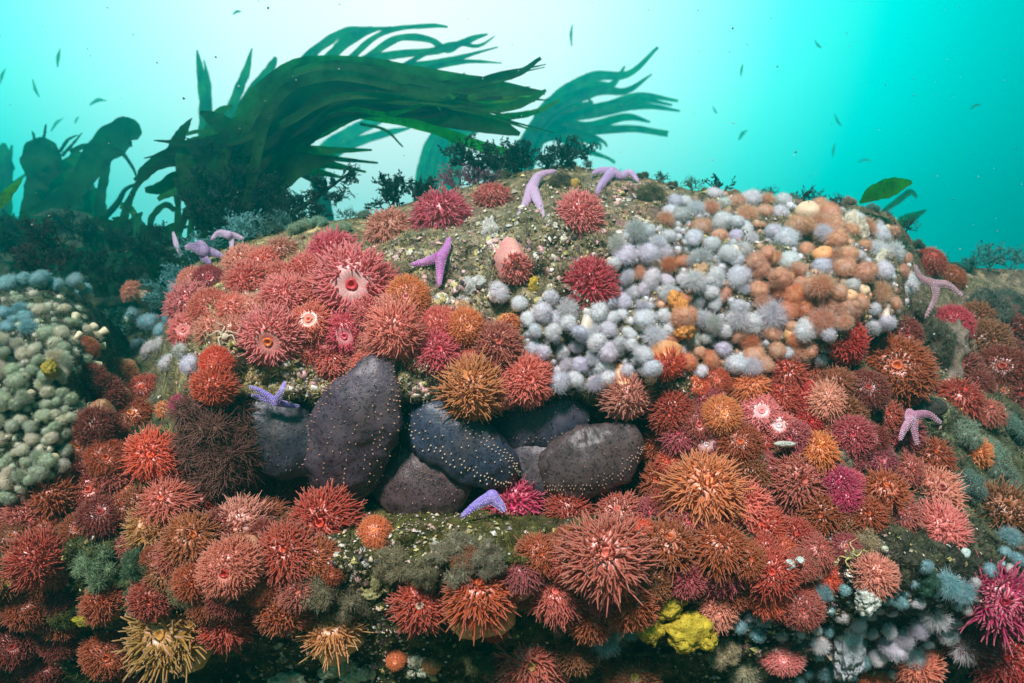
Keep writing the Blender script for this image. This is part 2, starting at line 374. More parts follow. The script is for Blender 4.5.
def crust(n):
    hot = [(488, 240, 16), (470, 290, 20), (230, 345, 28), (213, 395, 18), (300, 395, 26), (418, 395, 18), (545, 250, 50), (640, 220, 40), (250, 300, 26), (400, 262, 18), (430, 300, 20), (540, 210, 30), (620, 200, 20), (190, 300, 14), (300, 350, 30), (450, 330, 30), (330, 300, 40), (345, 575, 30), (780, 600, 40), (560, 310, 20)]
    import bmesh; bm = bmesh.new(); bmesh.ops.create_icosphere(bm, subdivisions=2, radius=1); V0 = np.array([v.co for v in bm.verts]); F0 = np.array([[v.index for v in f.verts] for f in bm.faces]); bm.free()
    Vs, Fs, Cs, o = [], [], [], 0
    pal = [(.72, .68, .60), (.66, .58, .44), (.62, .34, .32), (.70, .50, .46), (.55, .46, .16), (.40, .34, .22)]
    for k in range(n):
        h = random.choice(hot); u = h[0] + random.gauss(0, h[2] * .6); v = h[1] + random.gauss(0, h[2] * .6)
        if v < sil(u) + 4: continue
        p, nn = surf(u, v); R = random.uniform(.0025, .0085); m = np.array(nn.to_track_quat('Z', 'Y').to_matrix())
        W = V0 * np.array([1, 1, .45]) * np.array([1 + .6 * noise.noise(Vector(q) * 1.7 + Vector((k, 0, 0))) + .35 * noise.noise(Vector(q) * 4 + Vector((k, 0, 0))) for q in V0])[:, None] * R
        Vs.append(W @ m.T + np.array(p) + np.array(nn) * .001); Fs.append(F0 + o); o += len(V0); Cs.append(np.broadcast_to(np.array(random.choice(pal)) * random.uniform(.7, 1.1), V0.shape))
    tag(obj("crust_patches", mesh_np("crust_patches", np.concatenate(Vs), [np.concatenate(Fs)], M_shell, col=np.concatenate(Cs)), kind="stuff"), "white pink and yellow crusts encrusting the bare rock", "crust")
crust(650)
# ================================================================== bushes
def bush_mesh(name, mat, seed, depth=4, br=3, ln=.34, shrink=.72, spread=.75, r0=.02, lift=.25, leaf=0, k=3, flat=1.0):
    r = random.Random(seed); segs = []; leaves = []
    def go(p, d, l, rad, dep):
        bend = Vector((r.gauss(0, .18), r.gauss(0, .18), r.gauss(0, .12)))
        m = p + d * l * .5 + bend * l * .3; q = p + (d + bend).normalized() * l
        segs.append((p, m, q, rad))
        if leaf:
            for _ in range(leaf):
                f = r.random(); leaves.append((p.lerp(q, f), (d + Vector((r.gauss(0, .8), r.gauss(0, .8), r.gauss(0, .8)))).normalized(), l * r.uniform(.35, .8)))
        if dep <= 0: return
        for _ in range(br if r.random() < .75 else br - 1):
            nd = (d + Vector((r.gauss(0, spread), r.gauss(0, spread) * flat, r.gauss(0, spread) + lift * .3))).normalized()
            go(q if r.random() < .6 else m, nd, l * shrink * r.uniform(.75, 1.2), rad * .68, dep - 1)
    for _ in range(4): go(Vector((r.gauss(0, .08), r.gauss(0, .08), 0)), Vector((r.gauss(0, .55), r.gauss(0, .55) * flat, 1)).normalized(), ln, r0, depth)
    Pt = np.array([[s[0], s[1], s[2]] for s in segs]); Rd = np.array([[s[3], s[3] * .85, s[3] * .6] for s in segs])
    parts = [sweep(Pt, Rd, k)]
    if leaves:
        p = np.array([l[0] for l in leaves]); d = np.array([l[1] for l in leaves]); le = np.array([[l[2]] for l in leaves])
        st = np.random.default_rng(seed); a = norm(np.cross(d, st.normal(size=d.shape))); bq = np.cross(d, a) * .12
        wd = le * .22
        V = np.stack([p, p + d * le * .55 + a * wd + bq * le, p + d * le, p + d * le * .55 - a * wd + bq * le, p + d * le * .5 - bq * le], 1).reshape(-1, 3); i = np.arange(len(p))[:, None] * 5
        parts.append((V, [np.concatenate([i + [0, 1, 4], i + [1, 2, 4], i + [2, 3, 4], i + [3, 0, 4], i + [0, 3, 2], i + [0, 2, 1]])], np.ones(len(V))))
    V, Fs, t = join(parts)
    # normalise to about unit height
    V = V / max(1e-6, np.percentile(V[:, 2], 97))
    return mesh_np(name, V, Fs, mat, t=t, smooth=False)
BUSH = {
        'coral': [bush_mesh("coralweed", M_bush, s, 4, 3, .30, .78, .55, .026, .3, leaf=1) for s in (4, 5, 6)],
        'weed': [bush_mesh("weed", M_bush, s, 4, 3, .32, .75, .60, .022, .3, leaf=4) for s in (7, 8)],
        'sparse': [bush_mesh("sparse", M_bush, s, 2, 2, .5, .7, .6, .03, .3, leaf=3) for s in (10, 11)],
        }
def quat_to(n, spin=0.0): return Vector(n).normalized().to_track_quat('Z', 'Y') @ Quaternion((0, 0, 1), spin)
def bush(kind, u, v, r, color, label, cat="hydroid tuft", name=None, up=(0, 0, 1), Y=None, toward=.5, grp=None, sq=1.0):
    if Y is None:
        p, n = surf(u, v + r * .45)
        if toward > .8: p, n = surf(u, v); p = P(u, v, 1.27)
    else: p = P(u, v + r * .8, Y); n = Vector((0, -1, .3))
    s = r / F * p.y * 1.5 * (.8 if kind in ('hydroid', 'plume') else 1)
    d = (n * toward + Vector(up) * (1 - toward)).normalized()
    ms = BUSH[kind]; me = ms[int(u * 7 + v) % len(ms)]
    if kind == 'hydroid': color = tuple(min(.8, c_ * 1.7) for c_ in color)
    o = obj(name or "hydroid_tuft", me, color=color); o.location = p - d * .004; o.rotation_mode = 'QUATERNION'; o.rotation_quaternion = quat_to(d, random.random() * 6.28); o.scale = (s * sq, s * sq, s)
    return tag(o, label, cat, grp)

# ================================================================== anemones
def tents(n, r_in, r_out, dome, L0, L1, r0, K=5, S=5, seed=0, drop=.25, curl=.35, jit=.22, up0=1.0, up1=-.15):
    st = np.random.default_rng(seed); f = np.sqrt(st.uniform(0, 1, n)); i = np.arange(n); ang = i * 2.39996 + st.normal(0, .15, n)
    rr = r_in + (r_out - r_in) * f
    rad = np.stack([np.cos(ang), np.sin(ang), 0 * ang], -1)
    base = rad * rr[:, None]; base[:, 2] = dome * (1 - (rr / r_out) ** 2)
    el = up0 + (up1 - up0) * f
    d = norm(rad + np.array([0, 0, 1.]) * np.tan(np.clip(el, -1.3, 1.3))[:, None] + st.normal(0, jit, (n, 3)))
    Ln = (L0 + (L1 - L0) * f) * st.uniform(.75, 1.15, n)
    s = np.linspace(0, 1, S)
    bend = rad * curl * .6 + np.array([0, 0, -drop]) + st.normal(0, .18, (n, 3))
    Pt = base[:, None] + d[:, None] * (Ln[:, None] * s)[:, :, None] + bend[:, None] * (Ln[:, None] * s ** 2)[:, :, None] * .7
    Rd = r0 * (1 - .62 * s ** 1.6)[None] * st.uniform(.85, 1.15, n)[:, None]
    return sweep(Pt, Rd, K)
def lathe(prof, K=28, wob=0, ribs=0, seed=0):
    st = np.random.default_rng(seed); an = np.arange(K) * 2 * math.pi / K; V = []
    for k, (r, z) in enumerate(prof):
        rr = r * (1 + wob * np.sin(an * 3 + seed) + wob * .6 * np.sin(an * 5 + k * .4 + seed) + ribs * np.where(np.arange(K) % 2, 1, -1)); V.append(np.stack([rr * np.cos(an), rr * np.sin(an), np.full(K, z)], -1))
    V = np.concatenate(V); ix = np.arange(len(prof) * K).reshape(len(prof), K); nx = np.roll(ix, -1, 1)
    q = np.stack([ix[:-1], nx[:-1], nx[1:], ix[1:]], -1).reshape(-1, 4)
    return V, [q], np.repeat(np.linspace(0, 1, len(prof)), K)
MB = {}
def later_fluff():
    for nm, args in (('hydroid', [(26, .62, q, 130, .17, .008, .13, .9, .1) for q in (1, 2, 3)]), ('plume', [(60, .72, q, 150, .16, .006, .10, .8, .1) for q in (4, 5)])):
        BUSH[nm] = []
        for a in args: V, Fs, t = fluff(*a); BUSH[nm].append(mesh_np(nm, V, Fs, M_bush, t=t))
def reg(key, parts, mat): V, Fs, t = join(parts) if isinstance(parts, list) else parts; MB[key] = mesh_np(key.split('#')[0], V, Fs, mat, t=t)
def pom(n, th0, th1, rad, L0, L1, r0, K=5, S=5, seed=0, drop=.2, jit=.2, squash=.85, rise=0.0):
    """tentacles standing on a dome, from polar angle th0 to th1"""
    st = np.random.default_rng(seed); f = (np.arange(n) + st.uniform(0, 1, n)) / n; a0, a1 = math.cos(th0), math.cos(th1)
    ct = a0 + (a1 - a0) * f; sn = np.sqrt(1 - ct * ct); ang = np.arange(n) * 2.39996 + st.normal(0, .2, n)
    nd = np.stack([sn * np.cos(ang), sn * np.sin(ang), ct], -1)
    base = nd * rad * np.array([1, 1, squash]) * .93; d = norm(nd + st.normal(0, jit, (n, 3)) + np.array([0, 0, rise]))
    Ln = (L0 + (L1 - L0) * f) * st.uniform(.7, 1.15, n); s = np.linspace(0, 1, S)
    bend = np.array([0, 0, -drop]) + st.normal(0, .32, (n, 3))
    Pt = base[:, None] + d[:, None] * (Ln[:, None] * s)[:, :, None] + bend[:, None] * (Ln[:, None] * s ** 2)[:, :, None] * .8
    Rd = r0 * (1 - .55 * s ** 1.8)[None] * st.uniform(.85, 1.2, n)[:, None]
    return sweep(Pt, Rd, K)
def fluff(nl, spread, seed, nh=120, hl=.34, hr=.012, core=.26, zs=.75, zoff=0.0):
    """a soft mass of many small hair-covered lobes"""
    st = np.random.default_rng(seed); parts = []
    for k in range(nl):
        c = st.normal(0, 1, 3); c /= np.linalg.norm(c) + 1e-6; c *= spread * st.uniform(.35, 1) ** .5; c[2] = abs(c[2]) * zs + zoff; rr = st.uniform(.7, 1.2)
        V, Fs, t = pom(nh, 0, 2.5, core * rr, hl * rr, hl * rr, hr, 3, 3, seed * 31 + k, .05, .35, 1.0); parts.append((V + c, Fs, t))
        V, Fs, t = lathe([(core * rr * math.sin(a) * .9 + .0005, -core * rr * math.cos(a) * .9) for a in np.linspace(0, math.pi, 6)], 9); parts.append((V + c, Fs, t * 0 + .4))
    return join(parts)
for s in range(3):
    reg(f"tentacles#A{s}", [pom(820, .50, 1.95, .70, .20, .34, .0255, seed=s)], M_tent)
    reg(f"tentacles#B{s}", [pom(920, .16, 1.95, .70, .24, .35, .025, seed=10 + s)], M_tent)
    reg(f"tentacles#C{s}", [pom(760, .18, 1.95, .62, .32, .48, .025, S=6, seed=20 + s, drop=.38, jit=.24)], M_tent)
    reg(f"tentacles#D{s}", [pom(1400, .24, 2.05, .78, .15, .26, .018, K=4, S=4, seed=30 + s, jit=.30)], M_tent)
    reg(f"tentacles#L{s}", [pom(430, .30, 1.7, .55, .42, .58, .031, S=7, seed=40 + s, drop=.0, jit=.2, squash=.7, rise=.25)], M_tent)
    reg(f"tentacles#Z{s}", [tents(230, .10, .62, .10, .22, .34, .034, seed=50 + s, up0=1.4, up1=.7, curl=-.2)], M_tent)
    reg(f"oral_disc#{s}", [lathe([(.60, -.20), (.66, -.08), (.66, .10), (.58, .29), (.47, .42), (.34, .50), (.22, .50), (.13, .46), (.06, .40), (.001, .37)], 30, .02, 0, s)], M_disc)
    reg(f"mouth#{s}", [lathe([(.12, .44), (.135, .495), (.11, .53), (.08, .52), (.055, .47), (.03, .42), (.001, .41)], 16, .07, .04, s)], M_mouth)
    reg(f"column#{s}", [lathe([(.62, -1.25), (.66, -1.1), (.55, -.9), (.50, -.6), (.52, -.35), (.60, -.15), (.67, -.06), (.655, .0)], 32, .05, .012, s)], M_col)
    reg(f"column#N{s}", [lathe([(.80, -1.1), (.92, -.95), (.93, -.80), (.82, -.55), (.72, -.35), (.68, -.15), (.67, -.04), (.655, .0)], 32, .07, .02, s)], M_col)
    reg(f"column#Z{s}", [lathe([(1.02, -1.0), (.98, -.7), (.86, -.45), (.80, -.2), (.74, -.02), (.60, .08), (.35, .12), (.2, .08), (.05, .0)], 34, .10, .03, s)], M_col)
    # plumose: small soft pompoms
    reg(f"tentacle_crown#P{s}", [fluff(9, .52, 60 + s, 130, .20, .011, .36, .6), pom(500, 0, 2.1, .66, .22, .32, .011, 3, 4, 65 + s, .05, .35, .8), lathe([(.68 * math.sin(a) + .001, -.55 * math.cos(a)) for a in np.linspace(0, math.pi, 9)], 18, .05)], M_plume)
    reg(f"tentacle_crown#Q{s}", [pom(760, .1, 2.1, .46, .50, .60, .012, 3, 4, 70 + s, .0, .25, .8), lathe([(.3, -.30), (.42, -.1), (.42, .06), (.34, .2), (.2, .28), (.001, .25)], 16, .05, 0, s)], M_plume)
    reg(f"column#P{s}", [lathe([(.55, -1.4), (.50, -1.1), (.40, -.8), (.38, -.5), (.44, -.3), (.58, -.1), (.60, .0)], 18, .05, .01, s)], M_col)
    reg(f"column#K{s}", [lathe([(.6, -1.1), (.85, -.7), (1., -.3), (.95, .1), (.72, .42), (.4, .58), (.2, .56), (.12, .44), (.001, .40)], 22, .05, .01, s)], M_col)
    reg(f"mouth#P{s}", [lathe([(.20, .40), (.22, .46), (.17, .50), (.10, .46), (.001, .38)], 12, .12, .04, s)], M_disc)

later_fluff()
CN = {'pink': (.92, .29, .27), 'deep pink': (.84, .14, .22), 'coral': (.92, .28, .20), 'orange': (.92, .34, .12), 'orange red': (.80, .14, .06), 'crimson': (.62, .06, .10), 'magenta': (.72, .06, .20),
      'rust': (.50, .12, .035), 'maroon': (.32, .045, .03), 'brown': (.38, .13, .04), 'tan': (.62, .33, .10), 'dusty pink': (.62, .17, .12), 'salmon': (.92, .42, .30), 'red': (.66, .05, .045),
      'brick': (.56, .09, .05), 'mauve': (.52, .10, .12), 'yellow': (.52, .34, .07), 'peach': (.98, .68, .48), 'white': (.97, .96, 1.0), 'grey': (.86, .86, .84), 'cream': (.72, .66, .50), 'teal': (.45, .72, .74), 'pale green': (.66, .74, .56), 'pale cream': (.86, .84, .68), 'pale orange': (.96, .52, .27)}  # teal, pale green, pale cream: ambient water light put into white anemones' colour
CLAIM = []
LM = [(435, 262, "the magenta starfish"), (532, 190, "the pale draped starfish"), (614, 175, "the starfish on the ridge"), (272, 398, "the small violet starfish"), (934, 290, "the brown starfish"),
      (357, 435, "the upright spotted cucumber"), (460, 442, "the dotted blue-black cucumber"), (418, 478, "the purple-brown cucumber"), (540, 425, "the upper lens-shaped cucumber"), (600, 455, "the broad right cucumber"),
      (222, 440, "the brown bushy tuft"), (916, 425, "the mauve starfish"), (168, 632, "the long-armed yellow anemone"), (705, 490, "the big shaggy orange anemone"), (515, 503, "the magenta anemone under the cucumbers"),
      (680, 620, "the yellow sponge"), (605, 556, "the large dusty-pink anemone"), (591, 287, "the crimson anemone"), (354, 285, "the pink anemone with a white disc"), (473, 388, "the drooping orange anemone"),
      (895, 370, "the big rust fuzzy anemone"), (1000, 600, "the hot-pink anemone"), (848, 640, "the white lobed sea squirt"), (340, 665, "the pale sponge crusts"), (333, 628, "the tan flared anemone"),
      (230, 568, "the salmon anemone with a pit-like mouth"), (822, 253, "the smooth orange ball anemone"), (788, 245, "the bright white plumose pair"), (580, 217, "the red anemone with cream skirt"),
      (773, 315, "the spiky white plumose anemone"), (888, 190, "the torn green leaf"), (860, 595, "the ridged white lump"), (745, 655, "the beige branched tuft"), (95, 555, "the pale green hydroid tuft"),
      (60, 270, "the teal-white crest of plumose"), (165, 235, "the teal bryozoan bush"), (960, 435, "the grey-green hydroid clump"), (800, 420, "the pink and white-centred pair"), (130, 420, "the pale-centred rust anemone"),
      (422, 600, "the maroon anemone with pale mouth"), (530, 655, "the bottom dusty anemone"), (632, 672, "the brown yellow-mouthed anemone"), (240, 525, "the salmon anemone with pale disc")]
def compass(dx, dy):
    a = math.degrees(math.atan2(-dy, dx)) % 360
    return ["right of", "up and right of", "above", "up and left of", "left of", "down and left of", "below", "down and right of"][int((a + 22.5) // 45) % 8]
USED = set()
def auto_label(head, x, y):
    for lim in (10, ):
        c = sorted(LM, key=lambda m: (m[0] - x) ** 2 + (m[1] - y) ** 2)
        c = [m for m in c if (m[0] - x) ** 2 + (m[1] - y) ** 2 > 12 ** 2][:7]
        for m in c:
            d = math.hypot(m[0] - x, m[1] - y)
            for tail in ((("just " if d < 50 else "well " if d > 110 else "") + compass(x - m[0], y - m[1]) + " " + m[2]),):
                s = head + " " + tail
                if len(s.split()) <= 16 and s not in USED: USED.add(s); return s
        for m in c:
            for n2 in c:
                if n2 is m: continue
                s = head + " between " + m[2] + " and " + n2[2]
                if len(s.split()) <= 16 and s not in USED: USED.add(s); return s
    for m in sorted(LM, key=lambda m: (m[0] - x) ** 2 + (m[1] - y) ** 2):
        s = head + " " + compass(x - m[0], y - m[1]) + " " + m[2]
        if len(s.split()) <= 16 and s not in USED: USED.add(s); return s
    return head

ANY_N = 0
def anemone(x, y, r, ty, cn, ax=None, label=None, colc=None, disc=None, mouth=None, lift=.35, dY=0.0, grp="anemones carpeting the reef"):
    """ax = (right, up, toward viewer) direction of the crown"""
    global ANY_N; ANY_N += 1; s = ANY_N % 3
    p, n = surf(x, min(max(y, float(sil(x)) + 3), 900))
    y0 = p.y + dY
    R = r / F * y0
    view = P(x, y, 1.0).normalized()
    if ax is None: d = (n * .6 - view * 1.2 + Vector((0, 0, .12)) + Vector(rng.normal(0, .22, 3))).normalized()
    else: d = Vector((ax[0], -ax[2], ax[1])).normalized()
    k = .95 if ty == 'Z' else 1.12
    S_ = R * k
    c0 = P(x, y, y0 - R * lift)
    if label is None:
        sz = "small " if r < 15 else "" if r < 23 else "broad " if r < 29 else "large "
        tex = {'A': "open-faced", 'B': "bushy", 'C': "shaggy", 'D': "fine-haired", 'L': "long-armed", 'Z': "half-closed"}[ty]
        label = auto_label(f"{sz}{tex} {cn} anemone", x, y)
    USED.add(label)
    rt = thing("anemone", label, "anemone", c0, quat_to(d, rng.uniform(0, 6.28)), (S_ * random.uniform(.92, 1.08), S_ * random.uniform(.92, 1.08), S_ * random.uniform(.78, 1.12)), grp)
    c = np.array(CN[cn]) if isinstance(cn, str) else np.array(cn)
    c = np.clip(c * rng.uniform(.88, 1.12) * (1 + rng.normal(0, .05, 3)), 0, .9)
    keepN = colc is not None
    if colc is None: colc = tuple(np.clip(c * .75 + np.array([.02, .02, .01]), 0, .9))
    elif isinstance(colc, str): colc = CN[colc]
    obj("column", MB[f"column#{'Z' if ty=='Z' else 'N' if keepN else ''}{s}"], rt, colc)
    if ty != 'Z':
        if disc is not None: disc = tuple(np.array(disc) * .55 + c * .45)
        dc = disc if disc is not None else tuple(c * np.array([.95, .8, .8]))
        mc = mouth if mouth is not None else tuple(np.clip(c * 1.0 + np.array([.08, .0, .0]), 0, .9))
        do = obj("oral_disc", MB[f"oral_disc#{s}"], rt, dc)
        obj("mouth", MB[f"mouth#{s}"], do, mc)
    te = obj("tentacles", MB[f"tentacles#{ty}{s}"], rt, tuple(c)); te["kind"] = "stuff"
    CLAIM.append((x, y, r)); return rt

W_ = (.85, .55, .55)
A_ = anemone
# upper left bank
A_(210, 281, 17, 'D', 'crimson'); A_(241, 262, 18, 'B', 'salmon'); A_(249, 284, 25, 'B', 'coral'); A_(281, 252, 16, 'C', 'salmon', ax=(0, .7, .7))
A_(187, 331, 18, 'A', 'pink'); A_(216, 364, 17, 'D', 'orange red'); A_(213, 388, 20, 'C', 'orange red', ax=(0, -.5, .9))
A_(272, 338, 31, 'A', 'pink', label="pink anemone with wide open orange mouth above the violet starfish", ax=(.05, -.25, .9), mouth=(.85, .2, .05), disc=(.75, .16, .12))
A_(284, 296, 23, 'B', 'pink'); A_(333, 257, 25, 'B', 'deep pink'); A_(312, 325, 24, 'A', 'coral', disc=(.85, .4, .3)); A_(347, 334, 24, 'A', 'deep pink', disc=(.9, .3, .3))
A_(354, 285, 37, 'A', 'pink', ax=(.1, -.05, 1), label="large pink anemone with white-streaked disc and red mouth", disc=(.85, .55, .5), mouth=(.7, .05, .06))
A_(389, 231, 26, 'C', 'salmon', ax=(-.25, .75, .6), label="salmon anemone with thick cream column and brown mouth on ridge", colc='cream', mouth=(.3, .08, .02), disc=(.35, .1, .04))
A_(408, 298, 22, 'D', 'orange', ax=(0, .05, 1), label="round orange anemone with pink mouth below the magenta starfish", mouth=(.9, .35, .35), disc=(.88, .35, .25))
A_(394, 333, 29, 'C', 'coral', ax=(0, -.3, .9)); A_(373, 364, 21, 'D', 'coral', label="coral anemone sitting on the top of the upright spotted cucumber")
A_(442, 216, 29, 'C', 'deep pink', ax=(-.1, .85, .5), label="bushy deep pink side-on anemone just above the magenta starfish", colc=(.85, .35, .4)); A_(493, 196, 18, 'C', 'dusty pink', ax=(0, .8, .5))
A_(465, 327, 19, 'D', 'orange'); A_(438, 351, 22, 'B', 'deep pink'); A_(499, 346, 24, 'B', 'dusty pink')
A_(473, 390, 33, 'C', 'orange', ax=(.05, -.35, .9), label="drooping shaggy orange anemone hanging over the cucumbers"); A_(528, 380, 24, 'B', 'coral')
A_(516, 268, 23, 'Z', 'pink', ax=(.2, -.35, .8), label="half-closed pink folded anemone on bare olive rock", colc=(.85, .28, .32))
A_(580, 216, 24, 'B', 'pink', ax=(0, .1, 1), label="red-pink anemone with ragged cream skirt on ridge rock", colc=(.85, .55, .38)); 
A_(591, 287, 27, 'B', 'crimson', ax=(0, 0, 1), label="crimson bushy anemone at the edge of the white plumose patch"); A_(510, 323, 14, 'Z', 'orange', colc=(.62, .22, .06)); A_(463, 308, 11, 'Z', 'peach', colc=(.8, .4, .22))
# centre right
A_(628, 398, 26, 'C', 'salmon', ax=(.1, -.6, .7), label="peach side-on anemone with orange-spotted column below the white patch", colc=(.9, .45, .22)); A_(667, 366, 17, 'C', 'orange red', ax=(.1, -.7, .5), colc=(.85, .35, .12))
A_(700, 385, 15, 'Z', 'orange red', colc=(.8, .13, .03), ax=(.1, .3, .9)); A_(760, 413, 20, 'A', 'pink', disc=W_); A_(779, 427, 18, 'A', 'pink', disc=(.9, .75, .75), mouth=(.9, .8, .8), label="pink anemone with small bright white disc near closed shell")
A_(802, 396, 18, 'B', 'red'); A_(809, 421, 16, 'B', 'red'); A_(750, 386, 19, 'C', 'orange', ax=(0, .6, .7)); A_(721, 415, 20, 'D', 'orange'); A_(848, 343, 21, 'B', 'red'); A_(826, 402, 18, 'C', 'salmon')
A_(672, 412, 24, 'B', 'brick'); A_(641, 425, 20, 'B', 'dusty pink'); A_(658, 445, 23, 'C', 'rust'); A_(706, 444, 17, 'A', 'mauve', disc=(.8, .6, .6), mouth=(.9, .7, .7)); A_(738, 445, 24, 'D', 'rust')
A_(705, 490, 38, 'C', 'orange', ax=(-.1, .55, .75), label="big shaggy orange anemone with long combed tentacles, right of cucumbers"); A_(662, 482, 24, 'C', 'rust'); A_(742, 505, 28, 'B', 'coral'); A_(796, 480, 30, 'C', 'dusty pink', ax=(.1, .2, .95))
A_(838, 485, 20, 'B', 'magenta'); A_(817, 452, 22, 'C', 'orange', ax=(0, .7, .6)); A_(852, 436, 21, 'B', 'mauve'); A_(894, 370, 35, 'D', 'rust', label="big round rust fuzzy anemone on the right slope"); A_(866, 390, 21, 'D', 'maroon'); A_(903, 335, 18, 'D', 'maroon')
A_(951, 326, 21, 'D', 'crimson'); A_(1000, 372, 26, 'D', 'maroon'); A_(1012, 330, 16, 'B', 'maroon'); A_(958, 400, 24, 'C', 'brick', ax=(0, .7, .6)); A_(988, 412, 16, 'C', 'dusty pink', ax=(0, .7, .6)); A_(1022, 398, 18, 'B', 'maroon')
A_(930, 458, 22, 'C', 'rust', ax=(0, .6, .7)); A_(975, 452, 16, 'B', 'orange'); A_(908, 470, 16, 'C', 'dusty pink'); A_(935, 492, 25, 'L', 'salmon', ax=(.1, .5, .8), mouth=(.2, .02, .02), disc=(.4, .05, .04)); A_(884, 492, 20, 'L', 'rust', ax=(-.1, .7, .6))
A_(1003, 512, 27, 'L', 'brown', ax=(0, .7, .6)); A_(940, 530, 27, 'C', 'pink', ax=(0, .1, 1)); A_(866, 516, 20, 'B', 'rust'); A_(874, 575, 22, 'B', 'salmon'); A_(816, 552, 18, 'C', 'dusty pink', ax=(.2, .6, .6), colc='cream'); A_(800, 606, 23, 'D', 'dusty pink')
A_(850, 484, 15, 'B', 'deep pink'); A_(929, 262, 15, 'D', 'brick', ax=(0, .6, .7)); A_(951, 277, 15, 'D', 'rust', ax=(.2, .6, .7)); A_(844, 500, 16, 'B', 'magenta'); A_(870, 440, 18, 'D', 'maroon'); A_(935, 350, 14, 'D', 'brown')
# below the cucumbers
A_(515, 503, 30, 'C', 'magenta', ax=(0, .1, 1), label="magenta anemone in front of the cucumbers beside violet arm"); A_(569, 512, 24, 'B', 'brick', disc=(.85, .3, .25), mouth=(.95, .4, .35), ax=(0, 0, 1), colc='cream')
A_(619, 516, 27, 'C', 'dusty pink', disc=(.85, .55, .45)); A_(606, 556, 40, 'C', 'dusty pink', ax=(-.1, .4, .85), label="large dusty-pink anemone with loose wavy tentacles at lower centre"); A_(668, 548, 28, 'L', 'rust', ax=(0, .8, .5)); A_(690, 523, 20, 'C', 'mauve')
A_(720, 548, 26, 'C', 'rust', ax=(0, .7, .6)); A_(764, 530, 26, 'B', 'brick'); A_(795, 538, 20, 'B', 'brick'); A_(722, 573, 25, 'C', 'mauve'); A_(770, 572, 24, 'C', 'brick'); A_(686, 577, 20, 'B', 'mauve'); A_(748, 560, 18, 'B', 'rust'); A_(820, 515, 22, 'B', 'rust')
A_(556, 594, 25, 'C', 'dusty pink', ax=(-.1, .5, .8)); A_(628, 600, 30, 'B', 'rust'); A_(590, 616, 24, 'B', 'rust'); A_(522, 570, 22, 'C', 'mauve', ax=(0, .7, .6)); A_(481, 590, 35, 'C', 'rust', ax=(0, .65, .7), colc=(.6, .25, .07)); A_(650, 580, 24, 'D', 'brown')
A_(422, 601, 31, 'C', 'brick', ax=(0, .1, 1), label="maroon-red anemone with pale slit mouth on lower ledge", mouth=(.5, .35, .25)); A_(530, 657, 35, 'C', 'dusty pink', ax=(0, 0, 1), label="large dusty anemone at the bottom edge, left of brown one", mouth=(.5, .3, .1)); A_(578, 652, 22, 'B', 'brown')
A_(632, 672, 29, 'D', 'brown', label="brown anemone with yellow mouth cut by the bottom edge", mouth=(.6, .45, .1), ax=(0, .15, 1), colc=(.5, .3, .12)); A_(716, 607, 21, 'B', 'salmon'); A_(782, 656, 20, 'D', 'pink'); A_(660, 615, 15, 'B', 'maroon')
A_(1000, 600, 31, 'L', 'magenta', ax=(-.3, .2, .9), label="hot-pink anemone with open dark mouth at the right edge", mouth=(.3, .01, .03), disc=(.4, .02, .05)); A_(1002, 657, 29, 'C', 'red'); A_(916, 663, 25, 'C', 'coral'); A_(870, 680, 17, 'B', 'orange', mouth=(.3, .08, .02))
A_(1022, 622, 14, 'B', 'red'); A_(962, 640, 20, 'D', 'maroon'); A_(495, 628, 14, 'D', 'brick')
# lower left
A_(375, 534, 18, 'D', 'orange'); A_(325, 522, 32, 'C', 'brick', ax=(0, .2, .9)); A_(240, 526, 28, 'C', 'salmon', ax=(.1, .2, 1), label="salmon anemone with small pale disc in the lower left bank", disc=(.85, .5, .45)); A_(230, 568, 31, 'D', 'coral', ax=(0, -.05, 1), label="salmon-red anemone with pit-like mouth in lower left bank", mouth=(.55, .04, .03))
A_(286, 552, 27, 'B', 'brick'); A_(272, 500, 25, 'L', 'brick', ax=(0, .75, .6)); A_(192, 540, 27, 'C', 'rust'); A_(210, 505, 24, 'C', 'brick'); A_(165, 503, 24, 'C', 'dusty pink', ax=(0, .6, .7)); A_(152, 528, 22, 'L', 'tan', ax=(-.1, .5, .8))
A_(130, 420, 25, 'D', 'rust', label="rust fuzzy anemone with pale orange centre beside the crevice", disc=(.8, .3, .12), mouth=(.8, .3, .12)); A_(152, 456, 25, 'C', 'orange red'); A_(101, 396, 22, 'D', 'maroon'); A_(117, 377, 18, 'D', 'brown'); A_(85, 349, 13, 'D', 'rust')
A_(96, 428, 22, 'D', 'maroon'); A_(107, 458, 21, 'D', 'rust'); A_(55, 495, 24, 'C', 'rust'); A_(92, 492, 24, 'D', 'brick'); A_(36, 560, 25, 'C', 'brick'); A_(26, 604, 24, 'D', 'rust'); A_(14, 645, 22, 'D', 'maroon'); A_(104, 601, 20, 'B', 'rust')
A_(151, 599, 21, 'B', 'brick'); A_(226, 622, 28, 'C', 'brick'); A_(283, 607, 28, 'B', 'rust', colc='yellow', disc=(.7, .3, .12)); A_(333, 628, 28, 'L', 'tan', ax=(0, .55, .75), label="tan flared anemone with ribbed yellow column on lower ledge", colc=(.6, .34, .1))
A_(168, 633, 38, 'L', 'yellow', ax=(0, .3, .9), label="long-armed yellow anemone near the lower left corner", colc=(.6, .4, .06)); A_(110, 652, 25, 'D', 'rust'); A_(12, 540, 18, 'D', 'brown'); A_(62, 532, 15, 'Z', 'grey', colc=(.2, .24, .18)); A_(181, 405, 11, 'D', 'magenta'); A_(165, 410, 13, 'Z', 'orange', colc=(.45, .16, .03))
